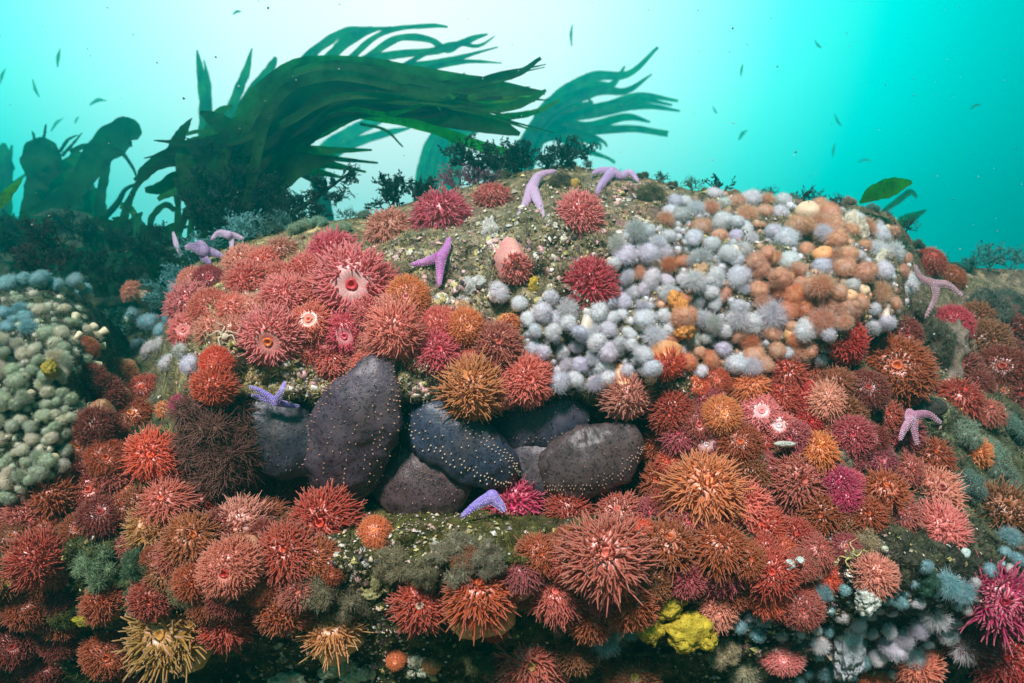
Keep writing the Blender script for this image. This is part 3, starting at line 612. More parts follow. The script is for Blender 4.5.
A_(128, 494, 11, 'Z', 'orange red', colc=(.8, .16, .03)); A_(396, 660, 10, 'D', 'orange'); A_(431, 662, 11, 'D', 'tan'); A_(80, 530, 18, 'D', 'rust'); A_(60, 640, 20, 'D', 'maroon'); A_(130, 680, 20, 'D', 'maroon'); A_(300, 480, 15, 'C', 'brick', ax=(0, .7, .5)); A_(130, 291, 10, 'C', 'salmon', ax=(-.7, .4, .5)); A_(465, 560, 14, 'D', 'brown')
# carpet filler between the named ones (regions where the photograph is wall-to-wall anemones)
def pinp(x, y, poly):
    c = False; n = len(poly)
    for i in range(n):
        (x1, y1), (x2, y2) = poly[i], poly[i - 1]
        if (y1 > y) != (y2 > y) and x < (x2 - x1) * (y - y1) / (y2 - y1) + x1: c = not c
    return c
CARPET = [([(645, 395), (760, 372), (850, 372), (900, 400), (900, 520), (830, 560), (830, 590), (640, 610), (540, 620), (500, 560), (600, 520), (648, 480)], ['rust', 'brick', 'dusty pink', 'orange red', 'mauve', 'brown']),
          ([(85, 370), (160, 380), (170, 470), (270, 488), (350, 520), (350, 560), (300, 600), (200, 610), (150, 560), (100, 520), (30, 540), (20, 500), (80, 470)], ['rust', 'brick', 'maroon', 'brown', 'dusty pink']),
          ([(-30, 520), (60, 560), (70, 690), (-30, 690)], ['maroon', 'brown', 'rust']), ([(950, 300), (1050, 300), (1050, 420), (960, 420)], ['maroon', 'brown']),
          ([(930, 600), (1040, 560), (1040, 700), (880, 700)], ['red', 'maroon', 'brick']), ([(196, 275), (255, 268), (320, 245), (470, 330), (540, 370), (520, 395), (400, 365), (290, 372), (250, 350), (180, 320)], ['coral', 'pink', 'salmon', 'coral'])]
nf = 0
for poly, cols in [CARPET[-1]] + CARPET[:-1]:
    for _ in range(2600):
        x = random.uniform(-30, 1050); y = random.uniform(240, 695)
        if not pinp(x, y, poly): continue
        r = random.uniform(15, 24)
        if any((x - a) ** 2 + (y - b) ** 2 < (.50 * c + .40 * r) ** 2 for a, b, c in CLAIM): continue
        if nf >= 140: break
        nf += 1
        A_(x, y, r, random.choice('BBCCDD'), random.choice(cols), dY=.012)

# ------------------------------------------------------------------ plumose anemones
PCL = []; NP_ = 0
def plumose(x, y, r, cn, ty=None, ax=None, label=None, cname=None, where="", lift=.2, colc=None):
    global NP_; NP_ += 1; s = NP_ % 3
    yy = max(y, float(sil(x)) + 2); p, n = surf(x, yy); R = r / F * p.y
    view = P(x, y, 1.0).normalized()
    d = (n * .8 - view * .6 + Vector((0, 0, .1)) + Vector(rng.normal(0, .35, 3))).normalized() if ax is None else Vector((ax[0], -ax[2], ax[1])).normalized()
    ty = ty or random.choice('PPPQ')
    if ty == 'K': r *= .62
    tex = {'P': "fluffy", 'Q': "spiky", 'K': "closed knob-like"}[ty]
    nm = cname or cn
    if label is None:
        sz = "tiny " if r < 8 else "small " if r < 11 else "" if r < 15 else "large "
        label = auto_label(f"{sz}{tex} {nm} plumose anemone", x, y)
    USED.add(label)
    rt = thing("plumose_anemone", label, "anemone", P(x, y, p.y - R * (.9 + lift)), quat_to(d, rng.uniform(0, 6.28)), (lambda k_: (k_ * random.uniform(.85, 1.12), k_ * random.uniform(.85, 1.12), k_ * random.uniform(.65, 1.1)))(R * (.9 if ty == 'K' else 1.0)), "plumose anemones clustered on the boulders")
    c = np.array(CN[cn]); c = np.clip(c * rng.uniform(.92, 1.05) * (1 + rng.normal(0, .015, 3)), 0, .98)
    if ty == 'K': obj("column", MB[f"column#K{s}"], rt, tuple(c))
    else:
        cc = colc or tuple(np.clip(c * np.array([.95, .85, .72]), 0, .9))
        obj("column", MB[f"column#P{s}"], rt, cc); t = obj("tentacle_crown", MB[f"tentacle_crown#{ty}{s}"], rt, tuple(c)); t["kind"] = "stuff"
        if r > 10 and ty == 'P' and random.random() < .5: obj("mouth", MB[f"mouth#P{s}"], t, tuple(c * np.array([.9, .8, .7])))
    PCL.append((x, y, r)); return rt
plumose(785, 238, 15, 'white', 'P', label="bright white crumpled plumose anemone above its twin"); plumose(789, 259, 12, 'white', 'P', label="round white plumose anemone with orange base below a bright white one", colc=(.85, .3, .06))
plumose(822, 253, 11, 'orange', 'K', label="smooth orange ball anemone among the peach ones"); plumose(773, 316, 17, 'white', 'Q', (0, 0, 1), label="spiky white radiating plumose anemone in the boulder's right half")
plumose(822, 321, 15, 'peach', 'D' if False else 'Q'); plumose(856, 218, 12, 'white', 'P', (0, .5, .8)); plumose(626, 255, 14, 'white', 'P'); plumose(722, 222, 13, 'white', 'P'); plumose(682, 215, 12, 'grey', 'P')
plumose(795, 297, 13, 'pale orange', 'P'); plumose(684, 318, 17, 'peach', 'P'); plumose(760, 269, 13, 'peach', 'P'); plumose(693, 237, 10, 'white', 'P'); plumose(744, 250, 12, 'grey', 'P'); plumose(645, 318, 13, 'white', 'P'); plumose(838, 240, 13, 'peach', 'P')
plumose(845, 268, 14, 'peach', 'P'); plumose(820, 285, 14, 'peach', 'Q'); plumose(755, 262, 13, 'peach'); plumose(682, 300, 10, 'pale orange', 'P'); plumose(668, 345, 12, 'pale orange', 'P'); plumose(500, 292, 12, 'white'); plumose(519, 303, 10, 'white'); plumose(551, 297, 11, 'white')
POLY_W = [(520, 320), (545, 290), (600, 300), (618, 238), (655, 225), (672, 196), (700, 192), (740, 194), (800, 200), (850, 210), (893, 228), (912, 262), (905, 310), (880, 330), (842, 332), (826, 372), (770, 385), (700, 380), (640, 372), (600, 388), (560, 388), (535, 362)]
def scatter(poly, n, rr, pick, sep, tries=12000):
    xs = [a for a, _ in poly]; ys = [b for _, b in poly]; k = 0
    for _ in range(tries):
        if k >= n: break
        x = random.uniform(min(xs), max(xs)); y = random.uniform(min(ys), max(ys))
        if not pinp(x, y, poly): continue
        r = random.triangular(rr[0], rr[1], rr[0] * .6 + rr[1] * .4)
        if any((x - a) ** 2 + (y - b) ** 2 < (sep * (c + r)) ** 2 for a, b, c in PCL): continue
        if any((x - a) ** 2 + (y - b) ** 2 < (.85 * c) ** 2 for a, b, c in CLAIM): continue
        cn, ty = pick(x, y); plumose(x, y, r, cn, ty); k += 1
    return k
def pickw(x, y):
    pr = .05 if x < 670 else .32 if x < 750 else .74
    if x > 875: pr = .55
    if random.random() < pr: return random.choice(['peach', 'peach', 'peach', 'pale orange' if y > 260 else 'peach']), random.choice('PPPPPPQQQK')
    return random.choice(['white'] * 8 + ['grey']), random.choice('PPPQ')
k1 = scatter(POLY_W, 172, (7, 15), pickw, .54)
k2 = scatter([(-15, 292), (40, 296), (92, 318), (104, 350), (84, 372), (80, 450), (62, 478), (20, 500), (-15, 510)], 92, (6, 11), lambda x, y: (random.choice(['pale cream', 'pale cream', 'pale green', 'pale green', 'teal'] if y < 330 else ['pale cream', 'pale green']), random.choice('PPPPPQ')), .57)  # left colony: white anemones with the ambient teal light in their colour
for x, y, r in [(6, 283, 11), (22, 280, 10), (40, 278, 10), (57, 284, 9), (75, 280, 10), (84, 290, 8)]: plumose(x, y, r, 'teal', 'P', (0, .5, .8), cname="teal-white", colc=(.5, .5, .4))
for x, y, r, c in [(172, 318, 13, 'teal'), (160, 330, 11, 'teal'), (148, 322, 11, 'teal'), (176, 292, 12, 'teal'), (150, 350, 13, 'grey'), (168, 362, 13, 'grey'), (183, 352, 11, 'grey'), (160, 345, 10, 'grey'), (190, 364, 12, 'white'), (137, 345, 9, 'teal'), (133, 314, 9, 'teal')]: plumose(x, y, r, c, 'P')
for x, y, r, c, t in [(605, 637, 17, 'teal', 'Q'), (630, 633, 9, 'teal', 'Q'), (763, 618, 10, 'teal', 'Q'), (740, 626, 9, 'teal', 'P'), (757, 635, 9, 'teal', 'P'), (790, 622, 7, 'teal', 'P'), (820, 645, 11, 'white', 'Q'), (828, 672, 12, 'teal', 'Q'), (800, 680, 9, 'teal', 'P'),
                      (822, 592, 10, 'teal', 'Q'), (858, 625, 10, 'white', 'P'), (887, 600, 8, 'teal', 'P'), (900, 602, 9, 'teal', 'P'), (890, 630, 9, 'white', 'P'), (935, 618, 15, 'white', 'Q'), (921, 628, 14, 'white', 'P'), (948, 585, 14, 'teal', 'Q'), (963, 592, 12, 'teal', 'Q'),
                      (926, 567, 9, 'teal', 'P'), (948, 637, 11, 'white', 'P'), (963, 647, 15, 'white', 'Q'), (892, 648, 15, 'white', 'P'), (915, 655, 13, 'white', 'P'), (878, 655, 11, 'white', 'P'), (966, 553, 6, 'teal', 'K'), (1010, 537, 12, 'teal', 'Q'), (1005, 552, 8, 'teal', 'P'),
                      (990, 570, 9, 'teal', 'P'), (905, 640, 11, 'white', 'Q'), (870, 633, 9, 'grey', 'P'), (845, 590, 7, 'teal', 'P'), (1018, 560, 8, 'teal', 'P')]: plumose(x, y, r, c, t)
k3 = scatter([(735, 610), (800, 628), (980, 580), (1020, 545), (1020, 570), (900, 683), (790, 683)], 22, (5, 9), lambda x, y: (random.choice(['teal', 'white', 'grey']), 'P'), .85)
def tiny_plumose():
    V0, F0, t0 = join([pom(110, 0, 2.0, .6, .3, .42, .022, 3, 3, 5, .05, .35, .8), lathe([(.6 * math.sin(a) + .001, -.5 * math.cos(a)) for a in np.linspace(0, math.pi, 7)], 10)])
    Vs, Fs, cs, o = [], [], [], 0; n = 0; pl = [(POLY_W, 190, lambda x: 'white' if random.random() > (.1 if x < 690 else .5) else 'peach'), ([(-15, 285), (60, 290), (104, 330), (84, 460), (20, 505), (-15, 510)], 90, lambda x: random.choice(['pale cream', 'pale green'])), ([(735, 610), (1020, 560), (900, 690), (790, 690)], 25, lambda x: 'teal')]
    for poly, cnt, pk in pl:
        xs = [a for a, _ in poly]; ys = [b for _, b in poly]; k = 0
        for _ in range(6000):
            if k >= cnt: break
            x = random.uniform(min(xs), max(xs)); y = random.uniform(min(ys), max(ys)); r = random.uniform(4, 7)
            if not pinp(x, y, poly) or any((x - a) ** 2 + (y - b) ** 2 < (.7 * c + .2 * r) ** 2 for a, b, c in PCL): continue
            if any((x - a) ** 2 + (y - b) ** 2 < (.8 * c) ** 2 for a, b, c in CLAIM): continue
            k += 1; PCL.append((x, y, r)); p, n_ = surf(x, y); R = r / F * p.y; m = np.array(quat_to(n_ - P(x, y, 1).normalized(), x).to_matrix())
            c = np.array(CN[pk(x)]) * random.uniform(.8, 1.02)
            Vs.append((V0 * R) @ m.T + np.array(P(x, y, p.y - R * .5))); cs.append(np.broadcast_to(c, V0.shape)); Fs.append([f + o for f in F0]); o += len(V0)
    q = [f for F_ in Fs for f in F_ if f.shape[1] == 4]; t = [f for F_ in Fs for f in F_ if f.shape[1] == 3]
    tag(obj("small_plumose_anemones", mesh_np("small_plumose_anemones", np.concatenate(Vs), [np.concatenate(q), np.concatenate(t)], M_tiny, col=np.clip(np.concatenate(cs), 0, .97)), kind="stuff"), "tiny plumose anemones packed between the larger pale ones", "anemones")
M_tiny = m_vc("tiny_plumose", trans=.45, rough=.8, ns=30); tiny_plumose()
print("anemones", ANY_N, "filler", nf, "plumose", NP_, k1, k2, k3)

# ================================================================== sea cucumbers
def smooth_path(pts, n):
    pts = np.array(pts, float); m = len(pts); q = np.concatenate([[2 * pts[0] - pts[1]], pts, [2 * pts[-1] - pts[-2]]])
    o = []
    for t in np.linspace(0, m - 1, n):
        i = min(int(t), m - 2); f = t - i; a, b, c, d = q[i], q[i + 1], q[i + 2], q[i + 3]
        o.append(.5 * (2 * b + (c - a) * f + (2 * a - 5 * b + 4 * c - d) * f * f + (3 * b - a - 3 * c + d) * f ** 3))
    return np.array(o)
def cucumber(pts, color, label, dots=(), dotc=(.75, .5, .35), Y=None, dotr=.0010, spots=True, seed=1):
    """pts: (u, v, radius px, Y)"""
    q = smooth_path([tuple(P(a, b, y)) + (r / F * y,) for a, b, r, y in pts], 44)
    c = q[:, :3].mean(0); C = q[:, :3] - c; R = np.maximum(q[:, 3], .004) * 1.12
    s = np.linspace(0, 1, 44); R = R * np.clip(np.minimum(s, 1 - s) * 14, 0, 1) ** .5 + 1e-4
    K = 40
    V, Fs, t = sweep(C[None], R[None], K, up=(0, -1, 0))
    Vn = V.copy(); ax = np.repeat(C, K, 0)
    for i in range(len(ax)):
        p = Vector(V[i]); d = V[i] - ax[i]; k = 1 + noise.fractal(p * 22 + Vector((seed, 0, 0)), .8, 2, 4) * .15 + .02 * math.sin(t[i] * 90 + noise.noise(p * 30) * 5) + .07 * noise.noise(p * 9 + Vector((seed * 3, 0, 0)))
        Vn[i] = ax[i] + d * k * np.array([1, .48, 1])
    rt = thing("sea_cucumber", label, "sea cucumber", Vector(c), group="sea cucumbers in the crevice")
    obj("body", mesh_np("cucumber_body", Vn, Fs, M_cuke), rt, color)
    # tube feet in rows facing out
    T = norm(np.gradient(C, axis=0)); A = norm(np.cross(T, np.array([0, -1., 0]))); B = np.cross(A, T)
    pp, dd = [], []
    for a0, sp in dots:
        for k in range(int(34 * sp)):
            f = 2 + 39 * (k + random.random() * .5) / (34 * sp); i = min(int(f), 42)
            a = math.radians(a0) + random.gauss(0, .10)
            d = A[i] * math.cos(a) + B[i] * math.sin(a)
            if d[1] > .5: continue
            j = int(round((a % (2 * math.pi)) / (2 * math.pi) * K)) % K
            pp.append(Vn[i * K + j]); dd.append(d)
    if pp:
        pp = np.array(pp); dd = norm(np.array(dd)); s_ = np.linspace(0, 1, 3)
        Pt = pp[:, None] - dd[:, None] * .001 + dd[:, None] * (s_ * .0032)[None, :, None]
        V, Fs, t = sweep(Pt, np.broadcast_to(np.array([dotr, dotr * 1.1, dotr * .8]), (len(pp), 3)), 6)
        o = obj("tube_feet", mesh_np("tube_feet", V, Fs, M_stem), rt, dotc); o["kind"] = "stuff"
    return rt
allr = [(30, 1), (60, 1), (95, 1), (125, 1), (150, 1)]
cucumber([(346, 490, 26, 1.30), (345, 465, 36, 1.27), (352, 430, 38, 1.24), (366, 400, 33, 1.22), (374, 375, 22, 1.22), (376, 364, 12, 1.24)], (.085, .062, .082), "upright purple-brown spotted sea cucumber standing tallest on the left", [(25, 1.2), (45, 1.2), (80, .9), (110, 1), (150, 1.3), (165, 1.2)], (.55, .30, .2), seed=1)
cucumber([(226, 402, 12, 1.28), (246, 415, 26, 1.27), (275, 434, 35, 1.26), (304, 444, 29, 1.27), (334, 442, 20, 1.29)], (.038, .042, .056), "dark slate sea cucumber between brown tuft and upright one", [(60, 1), (120, .8)], (.16, .15, .15), seed=2)
cucumber([(396, 428, 14, 1.34), (402, 455, 28, 1.32), (412, 476, 37, 1.30), (440, 484, 32, 1.29), (472, 490, 13, 1.29)], (.10, .062, .068), "purple-brown wedge-shaped sea cucumber lying lowest beside the upright one", [(100, 1.5), (112, 1.3), (70, .5)], (.5, .30, .18), seed=3)
cucumber([(408, 408, 10, 1.30), (420, 418, 24, 1.28), (445, 434, 29, 1.26), (475, 453, 28, 1.26), (500, 468, 20, 1.27), (515, 478, 8, 1.29)], (.038, .052, .085), "blue-black sea cucumber with bold rows of cream dots", [(55, 1.4), (70, 1.2), (120, 1.8), (128, 1.5), (95, .7)], (.6, .46, .32), dotr=.0014, seed=4)
cucumber([(478, 426, 10, 1.33), (498, 426, 19, 1.315), (530, 424, 24, 1.305), (562, 419, 23, 1.31), (590, 410, 9, 1.33)], (.055, .06, .092), "lens-shaped slate sea cucumber under the coral-red anemone", [(60, .9), (115, 1.2), (130, 1)], (.4, .28, .2), seed=5)
cucumber([(545, 470, 18, 1.30), (568, 466, 29, 1.28), (598, 459, 32, 1.27), (622, 446, 25, 1.265), (642, 436, 13, 1.275)], (.080, .055, .055), "broad grey-brown sea cucumber at right end of the row", [(55, 1.4), (62, 1.2), (100, .3)], (.4, .25, .17), seed=6)
cucumber([(500, 448, 12, 1.34), (520, 460, 26, 1.32), (545, 472, 29, 1.31), (566, 484, 14, 1.32)], (.09, .075, .09), "small half-hidden sea cucumber below the lens-shaped one", [(120, .5)], (.4, .3, .22), seed=7)
cucumber([(612, 492, 10, 1.38), (628, 484, 20, 1.38), (642, 468, 18, 1.38), (648, 455, 8, 1.38)], (.018, .022, .022), "blackish sea cucumber tucked behind the broad right one", [(90, .4)], (.08, .08, .08), seed=8)
bush('plume', 218, 442, 62, (.26, .12, .09), "brown feathery bushy tuft beside the slate sea cucumber", "tuft", "feathery_tuft", toward=1.0, Y=None)
bush('plume', 195, 462, 34, (.26, .12, .08), "lower brown feathery tuft above the brick anemones", "tuft", "feathery_tuft", toward=1.0)
bush('plume', 236, 415, 26, (.22, .10, .08), "small brown feathery tuft under the violet starfish", "tuft", "feathery_tuft", toward=1.0)

# ================================================================== starfish
def starfish(c, arms, w, color, label, Y=None, off=.02, tipc=None):
    def pos(u, v, k=0):
        if Y: return P(u, v, Y)
        p, n = surf(u, max(v, float(sil(u)) + 2)); return P(u, v, p.y - off - k)
    C = pos(*c, .006); rt = thing("starfish", label, "starfish", C, group="starfish on the reef")
    parts = []; bumps = []
    yw = C.y; r0 = w / F * yw * .43
    for a in arms:
        pl = [tuple(C + Vector((0, 0, 0)))] + [tuple(pos(*q)) for q in a]
        q = smooth_path([tuple(np.array(p) - np.array(C)) for p in pl], 16); s = np.linspace(0, 1, 16)
        q[:, 1] = q[0, 1] + (q[:, 1] - q[0, 1]) * .8
        R = r0 * (1.08 - .70 * s ** 1.1) * np.clip((1 - s) * 9 + .35, 0, 1)
        parts.append(sweep(q[None], R[None], 14, up=(0, -1, 0), flat=.55))
        T = norm(np.gradient(q, axis=0)); A = norm(np.cross(T, np.array([0, -1., 0])))
        for i in range(1, 15):
            for k in (random.uniform(-1, 1), random.gauss(0, .06), random.uniform(-1, 1), -.92, .92): bumps.append((q[i] + A[i] * k * R[i] * (1) + np.array([0, -1, 0]) * R[i] * .55 * math.sqrt(max(0, 1 - k * k)), R[i]))
    # central disc
    an = np.linspace(0, 2 * math.pi, 24, endpoint=False); prof = [(1.15, .1), (1.1, -.2), (.9, -.42), (.5, -.58), (.001, -.62)]
    V = np.concatenate([np.stack([r * r0 * np.cos(an), np.full(24, z * r0), r * r0 * np.sin(an)], -1) for r, z in prof]); ix = np.arange(len(prof) * 24).reshape(-1, 24); nx = np.roll(ix, -1, 1)
    parts.append((V, [np.stack([ix[:-1], nx[:-1], nx[1:], ix[1:]], -1).reshape(-1, 4)], np.zeros(len(V))))
    V, Fs, t = join(parts); obj("body", mesh_np("starfish_body", V, Fs, M_star), rt, color)
    p = np.array([b[0] for b in bumps]); d = np.broadcast_to(np.array([0, -1., 0]), p.shape)
    V, Fc = spikes(p, norm(d + rng.normal(0, .2, p.shape)), np.full((len(p), 1), .0018), np.full((len(p), 1), .0011))
    o = obj("spines", mesh_np("starfish_spines", V, [Fc], M_stem), rt, (.75, .68, .72)); o["kind"] = "stuff"
    return rt
starfish((441, 257), [[(447, 248), (450, 238)], [(426, 262), (411, 265)], [(440, 270), (439, 286)]], 13, (.46, .10, .40), "magenta three-armed starfish clinging below the deep pink anemone")
starfish((532, 188), [[(537, 179), (545, 175), (556, 173)], [(526, 202), (518, 215)], [(539, 202), (547, 216)]], 13, (.50, .30, .46), "pale lilac starfish draped over the ridge crest", off=.035)
starfish((612, 172), [[(602, 184), (596, 198)], [(622, 176), (630, 172), (639, 181)], [(601, 171), (592, 174)]], 11, (.40, .24, .46), "lilac starfish arching along the ridge above the cream-skirted anemone", off=.04)
starfish((276, 402), [[(281, 391), (285, 381)], [(262, 392), (248, 386)], [(262, 398), (250, 395)], [(290, 405), (301, 406)]], 9, (.22, .16, .60), "small violet starfish above the dark slate cucumber", off=.055)
starfish((934, 284), [[(921, 278), (914, 264)], [(948, 285), (963, 297)], [(935, 298), (925, 318)]], 10, (.34, .16, .18), "brownish starfish with drooping arm on the right slope", Y=1.40)
starfish((913, 416), [[(905, 428), (900, 441)], [(914, 430), (917, 446)], [(926, 414), (939, 423)], [(908, 412), (906, 420)]], 11, (.42, .16, .26), "mauve starfish hanging over dark rock on the right", off=.085)
starfish((228, 235), [[(219, 233), (211, 240)], [(232, 241), (231, 250)], [(236, 236), (244, 239)]], 9, (.44, .30, .46), "pale lilac starfish above the salmon anemone on left bank", off=.05)
starfish((204, 251), [[(193, 247), (186, 248)], [(205, 258), (209, 263)], [(214, 253), (222, 256)], [(200, 244), (190, 250)]], 13, (.22, .13, .28), "crumpled lilac starfish beside the teal bushes", off=.06)
starfish((492, 497), [[(478, 504), (461, 517)], [(500, 505), (505, 512)]], 15, (.24, .17, .60), "violet starfish mostly hidden behind the magenta anemone, one arm out", Y=1.22)
starfish((176, 243), [[(175, 237), (174, 232)], [(178, 250), (180, 256)]], 6, (.42, .3, .45), "tiny lilac starfish poking from the teal bush", off=.05)

def brittle(u, v, r, color, label, n=5):
    p, nn = surf(u, v); R = r / F * p.y; d = (nn - P(u, v, 1).normalized()).normalized(); rt = thing("brittle_star", label, "brittle star", p + d * .012, quat_to(d, random.random() * 6), R, "brittle stars")
    obj("disc", mesh_np("brittle_disc", *lathe([(.2, -.1), (.24, .0), (.18, .08), (.001, .1)], 14)[:2], M_stem), rt, color)
    for k in range(n):
        a = k * 2 * math.pi / n + random.gauss(0, .2); s = np.linspace(0, 1, 14)
        q = np.stack([.15 * math.cos(a) + s * math.cos(a) + .18 * np.sin(s * 7 + k) * -math.sin(a), .15 * math.sin(a) + s * math.sin(a) + .18 * np.sin(s * 7 + k) * math.cos(a), .05 + .05 * np.sin(s * 6)], -1)
        V, Fs, t = sweep(q[None], (.065 * (1 - .8 * s) * (1 + .15 * (np.arange(14) % 2)))[None], 6); obj("arm", mesh_np("brittle_arm", V, Fs, M_stem), rt, color)
brittle(226, 338, 17, (.7, .6, .42), "striped cream brittle star left of the open-mouthed pink anemone")
brittle(218, 314, 16, (.5, .42, .2), "olive brittle star between two pink anemones on left bank"); brittle(852, 556, 15, (.6, .58, .2), "thin yellowish brittle star on green turf at lower right")
brittle(76, 415, 14, (.5, .55, .42), "pale brittle star at the edge of the left boulder")

# ================================================================== sponges, squirts, shells
def ico(sub):
    import bmesh; bm = bmesh.new(); bmesh.ops.create_icosphere(bm, subdivisions=sub, radius=1); V = np.array([v.co for v in bm.verts]); Fc = np.array([[v.index for v in f.verts] for f in bm.faces]); bm.free(); return V, Fc
IV, IF = ico(4)
def lumps(name, blobs, color, label, cat, mat=None, amp=.22, sc=2.2, off=0.0, rough=1.0, grp=None):
    """blobs: (u, v, ru px, rv px, depth px)"""
    u0, v0 = blobs[0][0], blobs[0][1]; p0, _ = surf(u0, v0); c = p0; Vs, Fs = [], []; o = 0
    for k, (u, v, a, b, dp) in enumerate(blobs):
        p, n = surf(u, v); y = p.y * .25 + p0.y * .75; ctr = np.array(P(u, v, y - off - dp / F * y * .25)); S = np.array([a, dp, b]) / F * y
        V = IV.copy()
        for i in range(len(V)):
            q = Vector(V[i]); h = 1 + amp * noise.fractal(q * sc + Vector((k * 7.3 + u, v, 0)), .7, 2.1, 4) + rough * .06 * noise.noise(q * 9 + Vector((u, k, 0))); V[i] = V[i] * h
        Vs.append(V * S + ctr - np.array(c)); Fs.append(IF + o); o += len(V)
    ob = obj(name, mesh_np(name, np.concatenate(Vs), [np.concatenate(Fs)], mat or M_sponge), color=color); ob.location = c
    return tag(ob, label, cat, grp)
YE = (.66, .52, .05)
lumps("sponge", [(667, 605, 14, 13, 9), (652, 628, 12, 14, 9), (676, 598, 12, 7, 8), (690, 628, 22, 15, 10), (684, 640, 14, 12, 10), (706, 640, 10, 10, 8), (646, 632, 9, 8, 7)], YE, "bright yellow curling sponge on the lower ledge", "sponge", amp=.30, off=.03)
lumps("sponge", [(96, 617, 12, 8, 6), (84, 620, 9, 6, 6), (112, 612, 10, 7, 6)], (.40, .38, .03), "olive-yellow flat sponge below two small rust anemones", "sponge", amp=.4, off=.008)
lumps("sponge", [(345, 664, 17, 9, 7), (330, 672, 12, 6, 6), (362, 672, 11, 8, 7), (352, 676, 12, 7, 6)], (.62, .66, .42), "pale greenish crust sponge on green turf, largest of its group", "sponge", amp=.4)
lumps("sponge", [(290, 680, 14, 8, 6), (276, 682, 8, 6, 5)], (.60, .64, .42), "pale crust sponge at the bottom edge left of the largest crust", "sponge", amp=.4)
lumps("sponge", [(372, 672, 4, 8, 4)], (.62, .66, .45), "slim pale sponge standing right of the crust sponge", "sponge", amp=.2)
lumps("sponge", [(415, 660, 8, 8, 5), (424, 668, 8, 9, 6), (410, 672, 6, 6, 5)], (.62, .66, .48), "cream lumpy sponge between two tiny orange anemones", "sponge", amp=.4)
lumps("sea_squirt", [(848, 640, 13, 26, 10), (852, 655, 11, 20, 9), (842, 662, 8, 16, 8), (858, 628, 7, 12, 8)], (.72, .76, .80), "tall white lobed sea squirt at the lower right", "sea squirt", amp=.4, off=.02)
lumps("sea_squirt", [(867, 596, 10, 8, 9), (864, 604, 8, 10, 9), (871, 600, 8, 9, 8)], (.75, .82, .72), "ridged white lump like a folded sea squirt", "sea squirt", amp=.4, off=.03)
lumps("sponge", [(490, 232, 8, 14, 5), (494, 246, 7, 12, 5), (486, 256, 13, 7, 5), (480, 262, 9, 6, 4)], (.80, .76, .68), "white chalky crust beside the deep pink ridge anemone", "sponge", amp=.28)
lumps("sponge", [(468, 288, 8, 10, 4), (478, 282, 8, 6, 4), (462, 298, 6, 6, 4)], (.70, .70, .66), "white crust patch right of the round orange anemone", "sponge", amp=.28)
lumps("sponge", [(575, 186, 7, 7, 6)], (.75, .45, .10), "small orange-yellow sponge above the cream-skirted anemone", "sponge", amp=.3)
lumps("sponge", [(534, 284, 5, 8, 4), (532, 290, 4, 5, 3)], (.7, .5, .05), "small yellow sponge beside the half-closed pink anemone", "sponge", amp=.3)
lumps("sponge", [(852, 228, 8, 17, 7), (860, 232, 8, 14, 7)], (.82, .72, .55), "cream finger-like sponge pair high on the right shoulder", "sponge", amp=.25, off=.02)
lumps("sponge", [(880, 262, 5, 9, 5), (884, 255, 4, 6, 4), (876, 268, 5, 4, 4)], (.85, .78, .60), "small cream curled sponge near the right edge of boulder", "sponge", amp=.3, off=.02)
lumps("sponge", [(702, 273, 10, 9, 6), (694, 282, 8, 7, 6), (708, 282, 6, 6, 5)], (.78, .50, .26), "tan folded sponge in the middle of white plumose patch", "sponge", amp=.5, off=.01)
lumps("sponge", [(680, 316, 7, 20, 7), (674, 300, 6, 9, 6), (684, 330, 10, 9, 7)], (.88, .38, .10), "orange upright forked sponge among white plumose anemones", "sponge", amp=.35, off=.03)
lumps("sponge", [(945, 365, 17, 32, 14), (951, 344, 15, 20, 14), (942, 388, 15, 16, 14)], (.36, .28, .22), "beige crusted rock rib right of big rust anemone", "rock crust", amp=.4, off=-.01)
lumps("sponge", [(50, 368, 7, 8, 7)], (.45, .36, .05), "mustard knob on the left boulder", "sponge", amp=.3, off=.03)
lumps("sponge", [(10, 581, 6, 7, 6)], (.42, .36, .06), "mustard knob at the far left edge", "sponge", amp=.3, off=.02)
lumps("mussel", [(925, 408, 22, 11, 8)], (.03, .035, .03), "dark mussel shell behind the mauve starfish", "mussel", amp=.1, off=.01, mat=M_cuke)
lumps("mussel", [(216, 313, 12, 8, 7)], (.03, .03, .045), "dark mussel shell under the olive brittle star", "mussel", amp=.1, mat=M_cuke)
lumps("shell", [(785, 444, 11, 3, 5)], (.72, .72, .62), "white clam shell edge below the white-disc anemone", "shell", amp=.1, off=.03)
lumps("shell", [(789, 565, 6, 5, 4), (800, 560, 4, 3, 4)], (.70, .78, .70), "white broken shell under a cream-columned anemone", "shell", amp=.3, off=.03)
lumps("shell", [(885, 549, 3, 3, 3)], (.8, .82, .6), "tiny white barnacle on green turf", "barnacle", amp=.3, off=.02)
lumps("shell", [(284, 659, 4, 4, 3)], (.6, .62, .5), "small grey barnacle on green turf above the crust sponge", "barnacle", amp=.3, off=.01)
lumps("worm_tube", [(376, 582, 5, 10, 4), (380, 571, 7, 4, 4), (372, 594, 9, 5, 4)], (.5, .46, .2), "yellowish curled worm tube on the middle ledge", "worm tube", amp=.4, off=.01)

